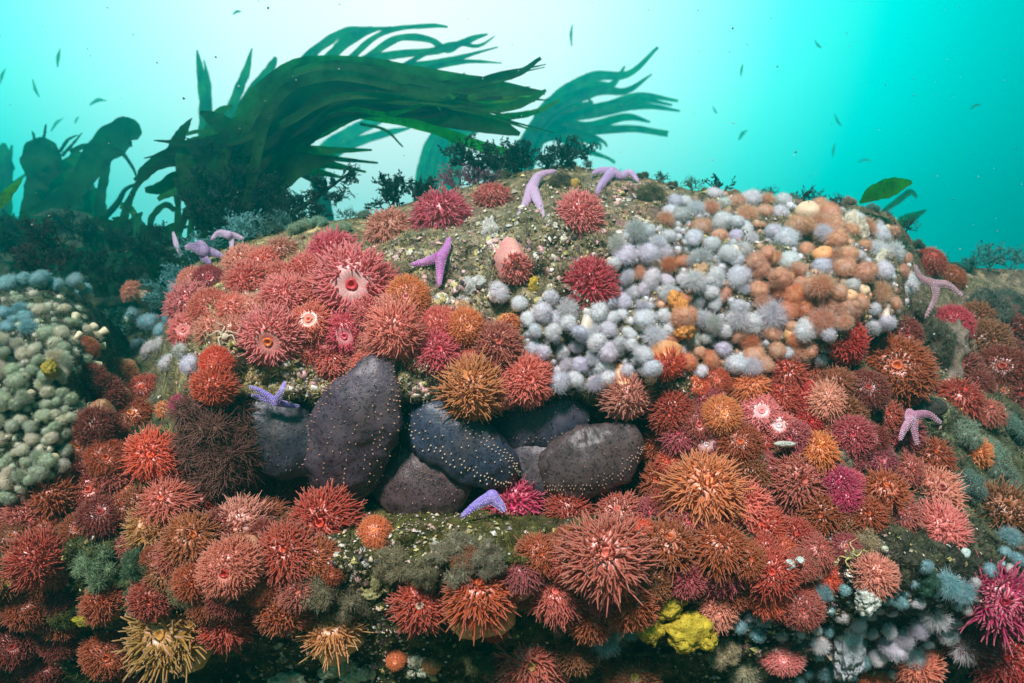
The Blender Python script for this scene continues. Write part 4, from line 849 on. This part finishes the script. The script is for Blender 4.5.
# ================================================================== tufts and weeds
bt = bush
G1 = (.26, .24, .14)
for a in [("hydroid", 97, 555, 27, (.17, .24, .13), "pale green pointed hydroid tuft in the lower left"), ("hydroid", 122, 572, 20, (.16, .20, .09), "green hydroid tuft right of the pointed one"), ("hydroid", 140, 556, 20, (.07, .12, .06), "dark green tuft under tan long-armed anemone"),
          ("hydroid", 192, 580, 22, (.16, .15, .07), "olive tuft left of the pit-mouthed anemone"), ("hydroid", 57, 612, 16, (.10, .12, .05), "small olive tuft left of rust anemone pair"), ("hydroid", 64, 600, 20, (.12, .14, .04), "mustard green tuft beneath pale green one"),
          ("hydroid", 320, 575, 26, (.20, .17, .10), "brown hydroid turf on middle ledge, left one"), ("hydroid", 352, 590, 24, (.17, .15, .09), "brown hydroid turf on middle ledge below its neighbour"), ("hydroid", 395, 555, 24, (.22, .19, .11), "beige hydroid turf right of the small orange anemone"),
          ("hydroid", 455, 545, 30, (.22, .20, .13), "large beige hydroid tuft left of the magenta anemone"), ("hydroid", 487, 548, 24, (.20, .18, .12), "beige hydroid tuft under the magenta anemone"), ("hydroid", 425, 560, 20, (.18, .16, .09), "low beige tuft above the maroon-red slit-mouthed anemone"),
          ("hydroid", 838, 452, 18, (.26, .26, .18), "grey beige tuft between mauve and orange anemones"), ("hydroid", 876, 450, 18, (.24, .26, .18), "grey beige tuft left of mauve starfish"), ("hydroid", 960, 425, 22, (.22, .28, .2), "large grey-green tuft below the right slope"),
          ("hydroid", 985, 442, 20, (.22, .30, .22), "grey-green tuft right of its larger twin"), ("hydroid", 1010, 420, 20, (.14, .22, .17), "dull green tuft at right edge"), ("hydroid", 968, 478, 18, (.16, .24, .2), "green-grey tuft by broken shells on right"),
          ("hydroid", 1000, 468, 18, (.18, .24, .18), "green-grey tuft at right edge above brown anemone"), ("hydroid", 865, 533, 20, (.34, .27, .16), "sandy hydroid tuft at lower right"), ("hydroid", 852, 545, 14, (.3, .26, .15), "small sandy tuft left of salmon anemone"),
          ("hydroid", 745, 655, 26, (.36, .34, .22), "beige branched tuft right of the yellow sponge"), ("hydroid", 722, 640, 20, (.34, .30, .18), "beige tuft touching the yellow sponge"), ("hydroid", 735, 675, 18, (.32, .32, .22), "beige tuft at bottom beside pink anemone"),
          ("hydroid", 480, 655, 18, (.14, .14, .06), "olive tuft left of the large dusty bottom anemone"), ("hydroid", 450, 672, 14, (.12, .14, .05), "olive tuft at bottom near cream sponge"), ("hydroid", 925, 575, 16, (.05, .12, .08), "dark green tuft among lower right plumose"),
          ("hydroid", 840, 175 + 310, 12, (.3, .28, .2), "little beige tuft behind magenta anemones"), ("hydroid", 858, 372, 16, (.20, .16, .07), "olive tuft between red and rust anemones"), ("hydroid", 930, 330, 26, (.13, .12, .08), "brown tuft below the brownish starfish"),
          ("hydroid", 915, 310, 20, (.12, .11, .07), "brown tuft at the boulder's right foot"), ("hydroid", 985, 300, 26, (.12, .13, .10), "grey-brown tuft on the right ridge"), ("hydroid", 1012, 300, 24, (.12, .14, .11), "grey-brown tuft at the right ridge end"),
          ("hydroid", 370, 480 + 10, 8, (.2, .2, .1), "tiny tuft at foot of upright cucumber"), ("hydroid", 55, 535, 14, (.18, .22, .18), "grey fluffy knob tuft at left"), ("hydroid", 760, 455, 12, (.2, .16, .08), "olive tuft beside the closed clam shell"),
          ("hydroid", 400, 245 + 20, 14, (.30, .26, .16), "beige tuft under the cream-columned anemone"), ("hydroid", 650, 190, 16, (.14, .12, .06), "olive turf tuft right of ridge starfish"), ("hydroid", 560, 178, 14, (.12, .10, .06), "dark olive tuft between the two ridge starfish")]:
    bt(*a, toward=.7, grp="hydroid tufts")
bt("hydroid", 300, 224, 15, (.25, .33, .22), "green-grey tentacled tuft on the left bank crest", grp="hydroid tufts"); bt("hydroid", 340, 226, 15, (.28, .34, .22), "green-grey tuft on crest left of salmon anemone", grp="hydroid tufts"); bt("hydroid", 318, 220, 12, (.22, .34, .24), "small green tuft between two crest tufts", grp="hydroid tufts")
TL = (.16, .42, .42)
for a in [("coral", 172, 228, 18, TL, "teal bryozoan bush leftmost on the bank crest"), ("coral", 195, 222, 20, TL, "teal bryozoan bush behind the crumpled starfish"), ("coral", 240, 220, 21, (.2, .5, .5), "tallest teal bryozoan bush behind the left bank"), ("coral", 262, 228, 15, (.16, .36, .34), "small teal bush right of the tallest one"),
          ("coral", 285, 222, 14, (.10, .26, .24), "dark teal bush at the foot of the branching weed"), ("coral", 180, 258, 15, TL, "teal bush left of crimson fuzzy anemone"), ("coral", 168, 275, 13, (.12, .34, .33), "teal bush hanging in the crevice"), ("coral", 215, 232, 12, (.12, .34, .34), "teal bush between the lilac starfish"),
          ("coral", 130, 325, 18, (.06, .20, .15), "green bush deep in the crevice"), ("coral", 150, 305, 16, (.07, .11, .05), "olive bush on the crevice rock"), ("coral", 112, 318, 14, (.05, .18, .13), "green bush at right foot of left boulder"),  # crevice bushes: green-teal of the ambient light put into their colour
          ("coral", 990, 262, 17, (.10, .30, .27), "teal bush on the right ridge, tallest there"), ("coral", 1010, 260, 15, (.10, .28, .26), "teal bush at the far right of ridge"), ("coral", 968, 268, 13, (.07, .20, .16), "dark teal bush left on the right ridge"), ("coral", 902, 250, 11, (.05, .16, .09), "green weed clump at the boulder's right shoulder"),  # right ridge bushes: teal ambient water light put into their colour
          ("coral", 835, 203, 9, (.09, .06, .05), "dark little weed clump on the right crest"), ("coral", 452, 184, 17, (.36, .16, .24), "pink coralline weed bush behind the deep pink anemone"), ("coral", 470, 178, 14, (.34, .16, .24), "pink coralline weed bush right of its twin"), ("coral", 492, 180, 11, (.28, .14, .2), "small pink coralline weed near the pale starfish"),
          ("coral", 690, 186, 9, (.16, .20, .10), "greenish weed clump on the crest above grey plumose"), ("coral", 590, 250 - 55, 6, (.2, .17, .08), "tiny weed under ridge starfish")]:
    bt(*a, cat="bush", name="coral_bush", toward=.3, grp="small bushes on the reef crest")
DW = (.018, .028, .018)
for a in [("weed", 497, 150, 26, DW, "dark bushy seaweed mass on the crest, largest"), ("weed", 520, 158, 20, DW, "dark seaweed right of the largest mass"), ("weed", 478, 162, 18, DW, "dark seaweed left of the largest mass"), ("weed", 515, 133, 15, DW, "dark seaweed sprig topping the mass"), ("weed", 562, 143, 17, DW, "dark upright seaweed sprig left of ridge starfish"),
          ("weed", 548, 163, 14, DW, "dark seaweed behind the pale starfish"), ("weed", 395, 187, 22, DW, "dark seaweed bush standing against bright water"), ("weed", 418, 193, 16, DW, "dark seaweed bush right of the lone one"), ("sparse", 720, 180, 14, (.02, .035, .02), "thin dark sprig on the crest near tan plumose"),
          ("sparse", 803, 193, 9, (.05, .03, .02), "tiny thin sprig on the crest"), ("weed", 45, 235, 22, (.04, .012, .014), "dark red seaweed bush left of crevice"), ("weed", 60, 255, 18, (.05, .014, .014), "low dark red seaweed behind the left boulder"), ("weed", 36, 265, 14, (.06, .015, .014), "small dark red seaweed behind teal-white crest")]:
    bt(*a, cat="seaweed", name="seaweed", toward=.15, grp="dark seaweeds along the crest", Y=1.62 if a[1] < 100 else None)

# ================================================================== kelp
def blade_mesh(pts, Y, thick=.0025, n=30, wave=.12, seed=0, ruf=.0, cols=7):
    """pts (u, v, width px[, Y]) -> thin closed strip with a bent cross-section"""
    r = random.Random(seed); ph = r.random() * 9
    q = smooth_path([tuple(P(p[0], p[1], p[3] if len(p) > 3 else Y)) + (p[2] / F * (p[3] if len(p) > 3 else Y),) for p in pts], n)
    C = q[:, :3]; W = np.maximum(q[:, 3], .001); T = norm(np.gradient(C, axis=0))
    A = norm(np.cross(T, np.array([0, -1., 0]))); B = norm(np.cross(A, T)); s = np.linspace(0, 1, n); V = []
    tw = wave * np.sin(s * 5 + ph)
    c = np.linspace(-.5, .5, cols); rows = []
    for side in (0,):   # a kelp blade is a leaf: one thin sheet with a bent, ruffled section
        for i in range(n):
            a = A[i] * math.cos(tw[i]) + B[i] * math.sin(tw[i]); b = np.cross(a, T[i])
            e = 1 + ruf * math.sin(s[i] * 40 + ph) + .16 * noise.noise(Vector((s[i] * 7, ph, 0))) + .08 * noise.noise(Vector((s[i] * 25, ph, 3)))
            for k in c:
                V.append(C[i] + a * W[i] * k * e + b * (W[i] * .09 * (k * k * 4 - .5) + W[i] * .05 * math.sin(s[i] * 17 + k * 5 + ph) + abs(k) * W[i] * .10 * math.sin(s[i] * 34 + (ph if k > 0 else ph + 2))))
    return np.array(V), [grid_faces(n, cols)]
KD, KG, KL = (.014, .028, .012), (.026, .062, .020), (.06, .14, .02)
def kelp(label, base, Y, blades, stipes=(), cat="kelp", seedb=0):
    b = P(*base, Y); rt = thing("kelp_plant", label, cat, b, group="kelp plants behind the reef")
    for k, it in enumerate(blades):
        pts, col = it[0], it[1]; y = it[2] if len(it) > 2 else Y
        V, Fs = blade_mesh(pts, y, seed=seedb + k, ruf=.02, thick=.0035 * y / 2)
        obj("blade", mesh_np("kelp_blade", V - np.array(b), Fs, M_kelp), rt, col)
    for pts, col in stipes:
        q = smooth_path([tuple(P(p[0], p[1], p[3] if len(p) > 3 else Y)) + (p[2] / F * Y * .5,) for p in pts], 24)
        V, Fs, t = sweep((q[:, :3] - np.array(b))[None], q[None, :, 3], 10); obj("stipe", mesh_np("kelp_stipe", V, Fs, M_kelp), rt, col)
    return rt
Ym = 2.05
mb = [([(225, 235, 24), (240, 175, 34), (262, 112, 44), (292, 74, 24), (345, 67, 22), (420, 76, 18), (480, 87, 20), (545, 93, 4)], KG, Ym),
      ([(240, 240, 40), (255, 170, 60), (290, 120, 44), (340, 94, 28), (400, 92, 16), (450, 84, 8)], KD, Ym - .05),
      ([(250, 170, 20), (330, 98, 16), (430, 90, 10), (510, 76, 8), (541, 58, 3)], KD, Ym - .08), ([(400, 95, 8), (450, 104, 9), (500, 108, 9), (530, 100, 7), (546, 90, 3)], KG, Ym - .1),
      ([(235, 215, 26), (275, 150, 32), (340, 114, 18), (400, 108, 18), (450, 116, 24), (500, 128, 16), (520, 134, 4)], KD, Ym + .05), ([(330, 112, 8), (380, 117, 10), (430, 128, 10), (480, 146, 11), (530, 158, 6)], KL, Ym + .1),
      ([(225, 225, 44), (215, 180, 40), (235, 140, 36), (262, 118, 24), (300, 100, 10)], KD, Ym + .02), ([(275, 170, 26), (300, 140, 24), (340, 122, 12), (372, 112, 4)], KG, Ym + .12),
      ([(470, 122, 8), (500, 118, 8), (535, 112, 6), (560, 100, 3)], KG, Ym + .2), ([(440, 100, 14), (480, 100, 20), (520, 96, 14), (545, 92, 4)], KL, Ym + .15),
      ([(280, 150, 10), (320, 162, 9), (366, 172, 2)], KG, Ym + .2), ([(285, 146, 8), (320, 150, 8), (372, 150, 2)], KG, Ym + .2), ([(280, 150, 8), (310, 156, 7), (378, 163, 2)], KD, Ym + .22), ([(278, 160, 10), (300, 172, 8), (318, 185, 2)], KD, Ym + .18),
      ([(275, 158, 9), (310, 170, 8), (345, 178, 2)], KG, Ym + .19), ([(360, 124, 3), (385, 130, 3), (403, 147, 1.5)], KD, Ym + .2),
      ([(236, 172, 26), (200, 160, 24), (168, 158, 18), (146, 172, 13), (136, 188, 5)], KD, Ym + .1), ([(168, 162, 14), (178, 140, 12), (185, 128, 8), (192, 118, 1)], KD, Ym + .1), ([(215, 150, 10), (200, 144, 6), (186, 138, 1)], KD, Ym + .1), ([(220, 165, 12), (196, 150, 6), (184, 147, 1)], KD, Ym + .1), ([(230, 130, 22), (212, 118, 14), (200, 112, 3)], KD, Ym + .1), ([(200, 150, 14), (175, 160, 10), (150, 170, 7), (134, 180, 3)], KD, Ym + .12),
      ([(225, 170, 22), (185, 175, 16), (160, 188, 12), (145, 190, 5)], KD, Ym + .14), ([(215, 190, 16), (195, 200, 10), (186, 215, 8), (180, 232, 6)], KD, Ym + .1), ([(230, 180, 20), (200, 188, 14), (172, 190, 14), (158, 200, 4)], KG, Ym + .3)]
for k in range(22):   # narrow ribbons streaming along the arch
    y0 = random.uniform(-4, 44); e = random.uniform(430, 565); ye = random.uniform(58, 150); w_ = random.uniform(3.5, 9)
    mb.append(([(random.uniform(225, 285), random.uniform(140, 215), w_), (268 + y0 * .6, 92 + y0, w_ * 1.3), (330 + y0 * .3, 64 + y0 * 1.1, w_ * 1.2), (e * .45 + 190, 80 + y0 * .7 + random.uniform(-6, 6), w_), ((e + 420) / 2, (ye + 95) / 2, w_ * .7), (e, ye, 1)], random.choice([KD, KG, KG, KL]), Ym + random.uniform(-.15, .3)))
for k in range(14):   # ragged fingers hanging off the left and underside
    a = math.radians(random.choice([random.uniform(150, 215), random.uniform(-35, 5)])); l = random.uniform(40, 85); x0 = 225 if math.cos(a) < 0 else 285; y0 = random.uniform(130, 195) if x0 < 250 else random.uniform(140, 175)
    mb.append(([(x0 + 15 * (1 if x0 < 250 else -1), y0, 6), (x0 + math.cos(a) * l * .5, y0 - math.sin(a) * l * .4 + random.uniform(-4, 4), random.uniform(4, 8)), (x0 + math.cos(a) * l, y0 - math.sin(a) * l * .7 + 6, 1)], random.choice([KD, KG]), Ym + random.uniform(0, .3)))
for k in range(16):   # tangled inner blades of the clump
    x0 = random.uniform(195, 285); y0 = random.uniform(205, 245); a = random.uniform(-.5, .9); l = random.uniform(50, 110)
    mb.append(([(x0, y0, random.uniform(12, 26)), (x0 + a * l * .4, y0 - l * .5, random.uniform(16, 30)), (x0 + a * l, y0 - l * .85, random.uniform(8, 18)), (x0 + a * l * 1.5 + 8, y0 - l * .95, 3)], random.choice([KD, KD, KG]), Ym + random.uniform(-.12, .25)))
kelp("big dark kelp plant arching right over the crest with forked blades", (240, 250), Ym, mb, [([(272, 245, 24), (273, 200, 22), (268, 165, 18), (262, 130, 14)], KD), ([(205, 200, 1.5), (245, 165, 2), (290, 125, 2), (345, 80, 1.5)], (.30, .30, .10)), ([(220, 225, 1.6), (235, 180, 2), (265, 150, 2), (325, 98, 1.5)], (.2, .24, .08))], seedb=3)
Yb = 4.4
kelp("pale kelp fronds streaming right behind the big arching kelp", (330, 200), Yb, [([(280, 110, 26), (305, 62, 12), (340, 34, 9), (372, 27, 2)], KG), ([(290, 110, 20), (325, 62, 11), (362, 34, 8), (392, 27, 2)], KG), ([(330, 90, 14), (352, 58, 8), (385, 32, 6), (430, 26, 5), (448, 27, 2)], KG),
     ([(350, 80, 12), (372, 55, 9), (400, 38, 8), (430, 40, 7), (448, 50, 6), (470, 38, 1.5)], KG), ([(340, 85, 16), (360, 62, 10), (395, 55, 8), (440, 50, 8), (475, 38, 6), (488, 34, 1.5)], KG), ([(360, 85, 14), (400, 70, 9), (450, 60, 6), (498, 47, 1.5)], KG), ([(365, 85, 12), (410, 74, 7), (460, 62, 5), (502, 63, 1.2)], KG),
     ([(375, 85, 8), (410, 62, 5), (450, 44, 4), (478, 46, 4), (495, 36, 1)], KG), ([(300, 105, 18), (320, 72, 8), (340, 42, 5), (358, 30, 1.5)], KG), ([(205, 150, 16), (205, 110, 12), (201, 75, 8), (197, 50, 1.5)], KG), ([(208, 140, 8), (209, 90, 6), (204, 60, 1.5)], KG),
     ([(222, 140, 14), (235, 100, 10), (246, 72, 8), (252, 48, 1.5)], KG), ([(235, 135, 22), (252, 98, 16), (268, 72, 10), (276, 57, 4)], KG), ([(240, 110, 10), (262, 92, 5), (274, 68, 3), (277, 60, 1)], KG), ([(250, 150, 50), (275, 110, 46), (300, 85, 30), (330, 80, 16), (380, 84, 10)], KG)],
     [([(330, 240, 16), (320, 190, 14), (300, 140, 12)], KD)], seedb=40)
kelp("pale broad kelp blades far behind the arching kelp", (440, 230), 7.0, [([(416 + 9 * q, 232, 8), (420 + 9 * q, 180, 10), (432 + 7 * q, 142, 11), (452 + 6 * q, 118 + 3 * q, 7), (474 + 6 * q, 104 + 5 * q, 1.5)], KG) for q in range(5)] +
     [([(300, 170, 10), (325, 150, 14), (360, 128, 14), (400, 112, 5)], KG), ([(310, 180, 8), (340, 150, 10), (380, 135, 8), (410, 128, 2)], KG)], [([(430, 260, 14), (428, 220, 12), (425, 190, 10)], KD)], seedb=60)
tips = [(658, 47, 3), (678, 101, 3), (680, 111, 2), (668, 134, 7), (615, 163, 3), (652, 74, 1.5), (594, 74, 1.5), (640, 96, 2), (600, 150, 2), (650, 122, 2), (625, 66, 2), (607, 147, 1.5), (580, 90, 2), (672, 105, 2)]
rb = []
for q, (tx, ty, tw) in enumerate(tips):
    sx = 505 + 5 * (q % 4); my = 150 - 34 * (1 - (ty - 47) / 116.) + random.uniform(-4, 4)
    rb.append(([(sx, 190, 9), (sx + 12, 158, 12), (548 + random.uniform(-6, 6), my - 12, 13), (590 + random.uniform(-6, 6), (my + ty) / 2 - 6 + random.uniform(-3, 3), 10 if tx > 620 else 6), ((tx + 600) / 2, (ty + my) / 2 - 8 if ty < 100 else ty - 5, 7 if tx > 620 else 3), (tx, ty, tw)], KG, 5.8 + random.uniform(-.3, .3)))
kelp("teal kelp plant with fingers streaming right beyond the crest", (540, 230), 5.8, rb, [([(520, 240, 16), (515, 200, 14), (512, 165, 14)], KD)], seedb=80)
Yl = 3.1
kelp("dark club-ended kelp blade leaning right on the left skyline", (30, 240), Yl, [([(5, 250, 26), (40, 218, 26), (72, 192, 24), (95, 160, 26), (112, 142, 34), (128, 131, 30), (140, 136, 10)], KD), ([(60, 240, 50), (66, 205, 60), (76, 170, 34), (82, 152, 16)], KG, Yl + .35), ([(90, 240, 46), (88, 205, 34), (78, 180, 20)], KG, Yl + .4),
     ([(112, 148, 5), (124, 155, 4), (134, 170, 3), (137, 180, 1.5)], KD), ([(70, 152, 5), (85, 146, 5), (100, 146, 4)], KD), ([(100, 240, 12), (100, 205, 11), (104, 180, 9), (108, 160, 8)], KD)], [([(92, 230, 7), (116, 205, 6), (125, 190, 4), (136, 184, 3)], KD)], seedb=100)
kelp("round-topped dark kelp blade standing at the far left", (45, 240), Yl + .25, [([(25, 250, 34), (33, 215, 26), (38, 190, 28), (42, 165, 42), (46, 148, 36), (50, 140, 14)], KD), ([(62, 240, 44), (62, 205, 46), (60, 178, 40), (58, 160, 14)], KG), ([(35, 145, 3), (34, 136, 3), (32, 131, 1.2)], KD), ([(43, 143, 3), (45, 132, 3), (46, 124, 1.2)], KD),
     ([(60, 152, 4), (68, 140, 3), (78, 135, 1.2)], KD), ([(62, 156, 4), (72, 145, 3), (82, 133, 1.2)], KD)], seedb=120)
kelp("faint teal kelp clump cut off by the left edge", (0, 240), 4.8, [([(-10, 240, 40), (-6, 200, 40), (2, 165, 24), (4, 143, 4)], KG), ([(0, 220, 24), (6, 180, 14), (12, 145, 2)], KG), ([(-6, 220, 20), (10, 190, 8), (28, 172, 2)], KG), ([(-10, 200, 20), (-4, 165, 14), (-8, 150, 3)], KG)], seedb=140)
kelp("thin curled kelp stipes in the gap left of the big kelp", (130, 240), 2.5, [([(120, 245, 12), (125, 215, 9), (132, 195, 6), (140, 180, 4)], KD), ([(120, 205, 7), (132, 210, 7), (135, 222, 6), (130, 235, 5)], KG), ([(150, 240, 8), (152, 218, 7), (165, 205, 6), (175, 210, 5)], KD), ([(178, 240, 8), (178, 205, 7), (175, 185, 5)], KD), ([(190, 240, 7), (192, 205, 6), (188, 185, 5)], KD),
     ([(105, 245, 20), (118, 226, 14), (130, 224, 4)], KD)], seedb=160)
# undergrowth leaves on the mound
for k in range(16):
    x = [8, 26, 44, 70, 92, 112, 140, 160, 185, 205, 100, 60, 20, 150, 225, 128][k]; y0 = [240, 262, 235, 262, 243, 268, 250, 272, 262, 255, 285, 275, 230, 240, 250, 232][k]; yy = 2.3 - (.18 if y0 > 255 else 0)
    bl = []
    for j in range(9):
        a = random.uniform(-1.2, 1.2); l = random.uniform(16, 36); x1 = x + random.uniform(-10, 10)
        bl.append(([(x1, y0 + 12, 6), (x1 + a * l * .4, y0 - l * .3, random.uniform(6, 12)), (x1 + a * l, y0 - l * random.uniform(.2, .7), 2)], random.choice([KD, KD, (.02, .05, .04)]), yy + random.uniform(-.1, .1)))
    kelp(auto_label("low dark leafy kelp clump", x, y0), (x, y0 + 10), yy, bl, seedb=200 + k * 20)
# diagonal branching dark weed in front of the kelp
wb = P(268, 232, 1.75); rt = thing("branched_weed", "dark branched weed reaching right from the foot of the big kelp", "seaweed", wb)
q = smooth_path([tuple(np.array(P(a, b, 1.75)) - np.array(wb)) for a, b in [(268, 236), (290, 215), (315, 198), (352, 171)]], 30)
V, Fs, t = sweep(q[None], (.011 * (1 - .75 * np.linspace(0, 1, 30)))[None], 8); obj("stem", mesh_np("weed_stem", V, Fs, M_bush), rt, DW)
for k in range(34):
    o = obj("sprig", BUSH['sparse'][k % 2], rt, DW); o.location = q[min(29, int(k * .88))]; o.rotation_euler = (random.uniform(-1.6, .6), random.uniform(.2, 1.8), random.uniform(0, 6)); s = random.uniform(.02, .045); o.scale = (s, s, s)
for (u, v, r) in [(318, 212, 14), (300, 222, 16), (335, 196, 10), (282, 216, 14)]: bt("weed", u, v, r, DW, auto_label("dark weed bush by branched weed,", u, v), "seaweed", "seaweed", Y=1.72, toward=.2, grp="dark seaweeds along the crest")

for k, (u, v, r, yy) in enumerate([(228, 200, 24, 1.95), (255, 212, 24, 1.92), (202, 214, 20, 1.97), (285, 205, 20, 1.9), (215, 178, 18, 1.98), (246, 178, 20, 1.96), (270, 190, 20, 1.93), (190, 195, 12, 1.99), (236, 150, 15, 1.98), (212, 145, 12, 2.0), (120, 240, 16, 2.1), (150, 245, 18, 2.0), (90, 232, 18, 2.1), (12, 240, 18, 2.1), (70, 222, 16, 2.2), (100, 262, 18, 1.95), (135, 272, 16, 1.95), (20, 225, 14, 2.2), (160, 232, 12, 2.1)]):
    bt("weed", u, v, r, (.014, .026, .016), auto_label("dark fuzzy weed tangled in the kelp", u, v), "seaweed", "seaweed", Y=yy, toward=.35, grp="dark fuzzy weeds overgrowing the kelp foot")
# torn leaf and drifting bits
def leaf(name, pts, Y, col, label, cat, grp=None, **kw):
    b = P(pts[0][0], pts[0][1], Y); V, Fs = blade_mesh(pts, Y, n=18, cols=5, **kw); o = obj(name, mesh_np(name, V - np.array(b), Fs, M_kelp), color=col); o.location = b; return tag(o, label, cat, grp)
leaf("kelp_leaf", [(860, 203, 3), (872, 194, 15), (888, 188, 19), (902, 184, 12), (912, 182, 3)], 1.55, (.03, .10, .010), "torn dark green kelp leaf on the right crest", "kelp leaf", ruf=.06, seed=3)
leaf("kelp_leaf", [(-14, 212, 14), (0, 202, 14), (12, 190, 10), (22, 179, 2)], 1.7, (.07, .15, .02), "bright green kelp leaf tip at the left edge", "kelp leaf", seed=5)
leaf("kelp_leaf", [(878, 214, 2), (895, 203, 6), (910, 192, 6), (917, 198, 2)], 4.0, KG, "faint teal frond just behind the torn leaf", "kelp leaf", seed=6)
leaf("kelp_leaf", [(893, 232, 2), (903, 222, 12), (915, 216, 8), (926, 210, 2)], 4.0, KG, "faint teal frond below the torn leaf", "kelp leaf", seed=7)
for k, (x, y, l, a, w_, yy, lab) in enumerate([(59, 58, 19, 82, 5, 5, "drifting curled kelp scrap high in the left water"), (36, 88, 19, 110, 4, 5, "drifting thin scrap left of the round-topped kelp"), (3, 76, 16, 70, 4, 5, "drifting scrap at the upper left edge"), (98, 103, 18, 15, 5, 5, "drifting arched scrap above the club-ended kelp"),
                                     (57, 125, 18, 48, 4, 5, "drifting scrap above the round-topped kelp"), (77, 120, 8, 60, 3, 5.5, "tiny faint scrap above the club-ended kelp"), (743, 135, 13, 50, 5, 4, "dark drifting scrap over the right crest"), (572, 35, 22, 88, 4, 6, "faint upright scrap above the teal kelp"), (237, 13, 9, 20, 4, 6.5, "faint scrap at the top edge left of centre"),
                                     (742, 70, 12, 80, 3, 6.5, "very faint scrap in the upper right water"), (838, 120, 14, 120, 3, 6.5, "faint slanted scrap above the torn leaf"), (834, 150, 14, 80, 3, 6.5, "faint upright scrap left above the torn leaf"), (865, 162, 14, 5, 3, 6.5, "faint flat scrap just above the torn leaf"), (976, 107, 12, 20, 3, 6.5, "faint scrap near the right edge"), (818, 44, 10, 130, 3, 7, "faint scrap high in the right water"), (715, 110, 8, 120, 2.5, 6, "tiny scrap right of the teal kelp fingers")]):
    c_, s_ = math.cos(math.radians(a)), -math.sin(math.radians(a)); b_ = l * .16; yy = min(yy + 3.2, 1.9 * F / (CY - y)); w_ *= .7
    leaf("kelp_scrap", [(x - c_ * l / 2, y - s_ * l / 2, 1.2), (x + s_ * b_ * .3, y - c_ * b_, w_), (x + c_ * l / 2, y + s_ * l / 2, .8)], yy, (.05, .12, .11), lab, "kelp scrap", "kelp scraps drifting in the water", seed=k)

# little tufts breaking the outline of the crest
for k, (u, r, kd, c) in enumerate([(505, 9, 'hydroid', (.09, .08, .04)), (570, 8, 'hydroid', (.10, .08, .05)), (588, 7, 'coral', (.10, .09, .05)), (642, 9, 'hydroid', (.10, .10, .05)), (662, 8, 'coral', (.08, .09, .04)), (672, 7, 'hydroid', (.12, .10, .05)), (705, 7, 'hydroid', (.20, .20, .06)),
                                   (733, 9, 'hydroid', (.30, .18, .08)), (768, 8, 'coral', (.05, .10, .07)), (790, 9, 'hydroid', (.10, .22, .18)), (815, 8, 'coral', (.06, .07, .04)), (848, 9, 'hydroid', (.30, .22, .15)), (872, 8, 'hydroid', (.12, .25, .22)), (905, 10, 'coral', (.05, .09, .05)), (915, 10, 'hydroid', (.07, .09, .05)),
                                   (940, 10, 'coral', (.04, .10, .07)), (955, 9, 'hydroid', (.06, .10, .08)), (430, 9, 'coral', (.12, .10, .08)), (365, 9, 'hydroid', (.14, .20, .14)), (275, 10, 'coral', (.10, .16, .12)), (348, 8, 'coral', (.12, .20, .16)), (545, 8, 'coral', (.08, .06, .04))]):
    v = float(sil(u)) - r * .35
    bt(kd, u, v, r, c, auto_label("little tuft on the crest", u, v), "bush" if kd == 'coral' else "hydroid tuft", "coral_bush" if kd == 'coral' else "hydroid_tuft", toward=.2, grp="little tufts along the crest")
nS = 700; yy = rng.uniform(.9, 4, nS); uu = rng.uniform(-60, 1080, nS); vv = rng.uniform(0, 420, nS)
p = np.stack([(uu - CX) / F * yy, yy, (CY - vv) / F * yy], -1); Rr = (rng.gamma(2, .00035, nS) + .0003)[:, None] * (1 + .2 * yy[:, None])
ok = p[:, 1] > 0; a = norm(rng.normal(size=p.shape)); b = norm(np.cross(a, rng.normal(size=p.shape))); c = np.cross(a, b)
V = np.stack([p + a * Rr, p + b * Rr, p - a * Rr, p - b * Rr, p + c * Rr, p - c * Rr], 1).reshape(-1, 3); i = np.arange(nS)[:, None] * 6
Fc = np.concatenate([i + k for k in ([0, 1, 4], [1, 2, 4], [2, 3, 4], [3, 0, 4], [1, 0, 5], [2, 1, 5], [3, 2, 5], [0, 3, 5])])
tag(obj("marine_snow", mesh_np("marine_snow", V, [Fc], M_shell, col=np.repeat(np.where(rng.uniform(size=(nS, 1)) < .5, np.array([[.5, .6, .55]]), np.array([[.08, .14, .12]])), 6, 0)), kind="stuff"), "fine suspended particles drifting in the water", "particles")
# ------------------------------------------------------------------ the water itself, as an even volume round camera and scene
import bmesh
bm = bmesh.new(); bmesh.ops.create_cube(bm, size=1); me = bpy.data.meshes.new("haze"); bm.to_mesh(me); bm.free()
hz = bpy.data.objects.new("haze", me); COL.objects.link(hz); hz.scale = (18.0, 10.8, 4.3); hz.location = (0, 5.05, -.05); hz["kind"] = "stuff"
tag(hz, "clear blue-green water filling the whole scene", "water")
k = N("sea_water"); pv = k.n("ShaderNodeVolumePrincipled"); pv.inputs["Color"].default_value = (.0, .78, .76, 1); pv.inputs["Density"].default_value = .125; pv.inputs["Anisotropy"].default_value = .75
k.l(pv.outputs[0], k.out.inputs["Volume"]); me.materials.append(k.m)
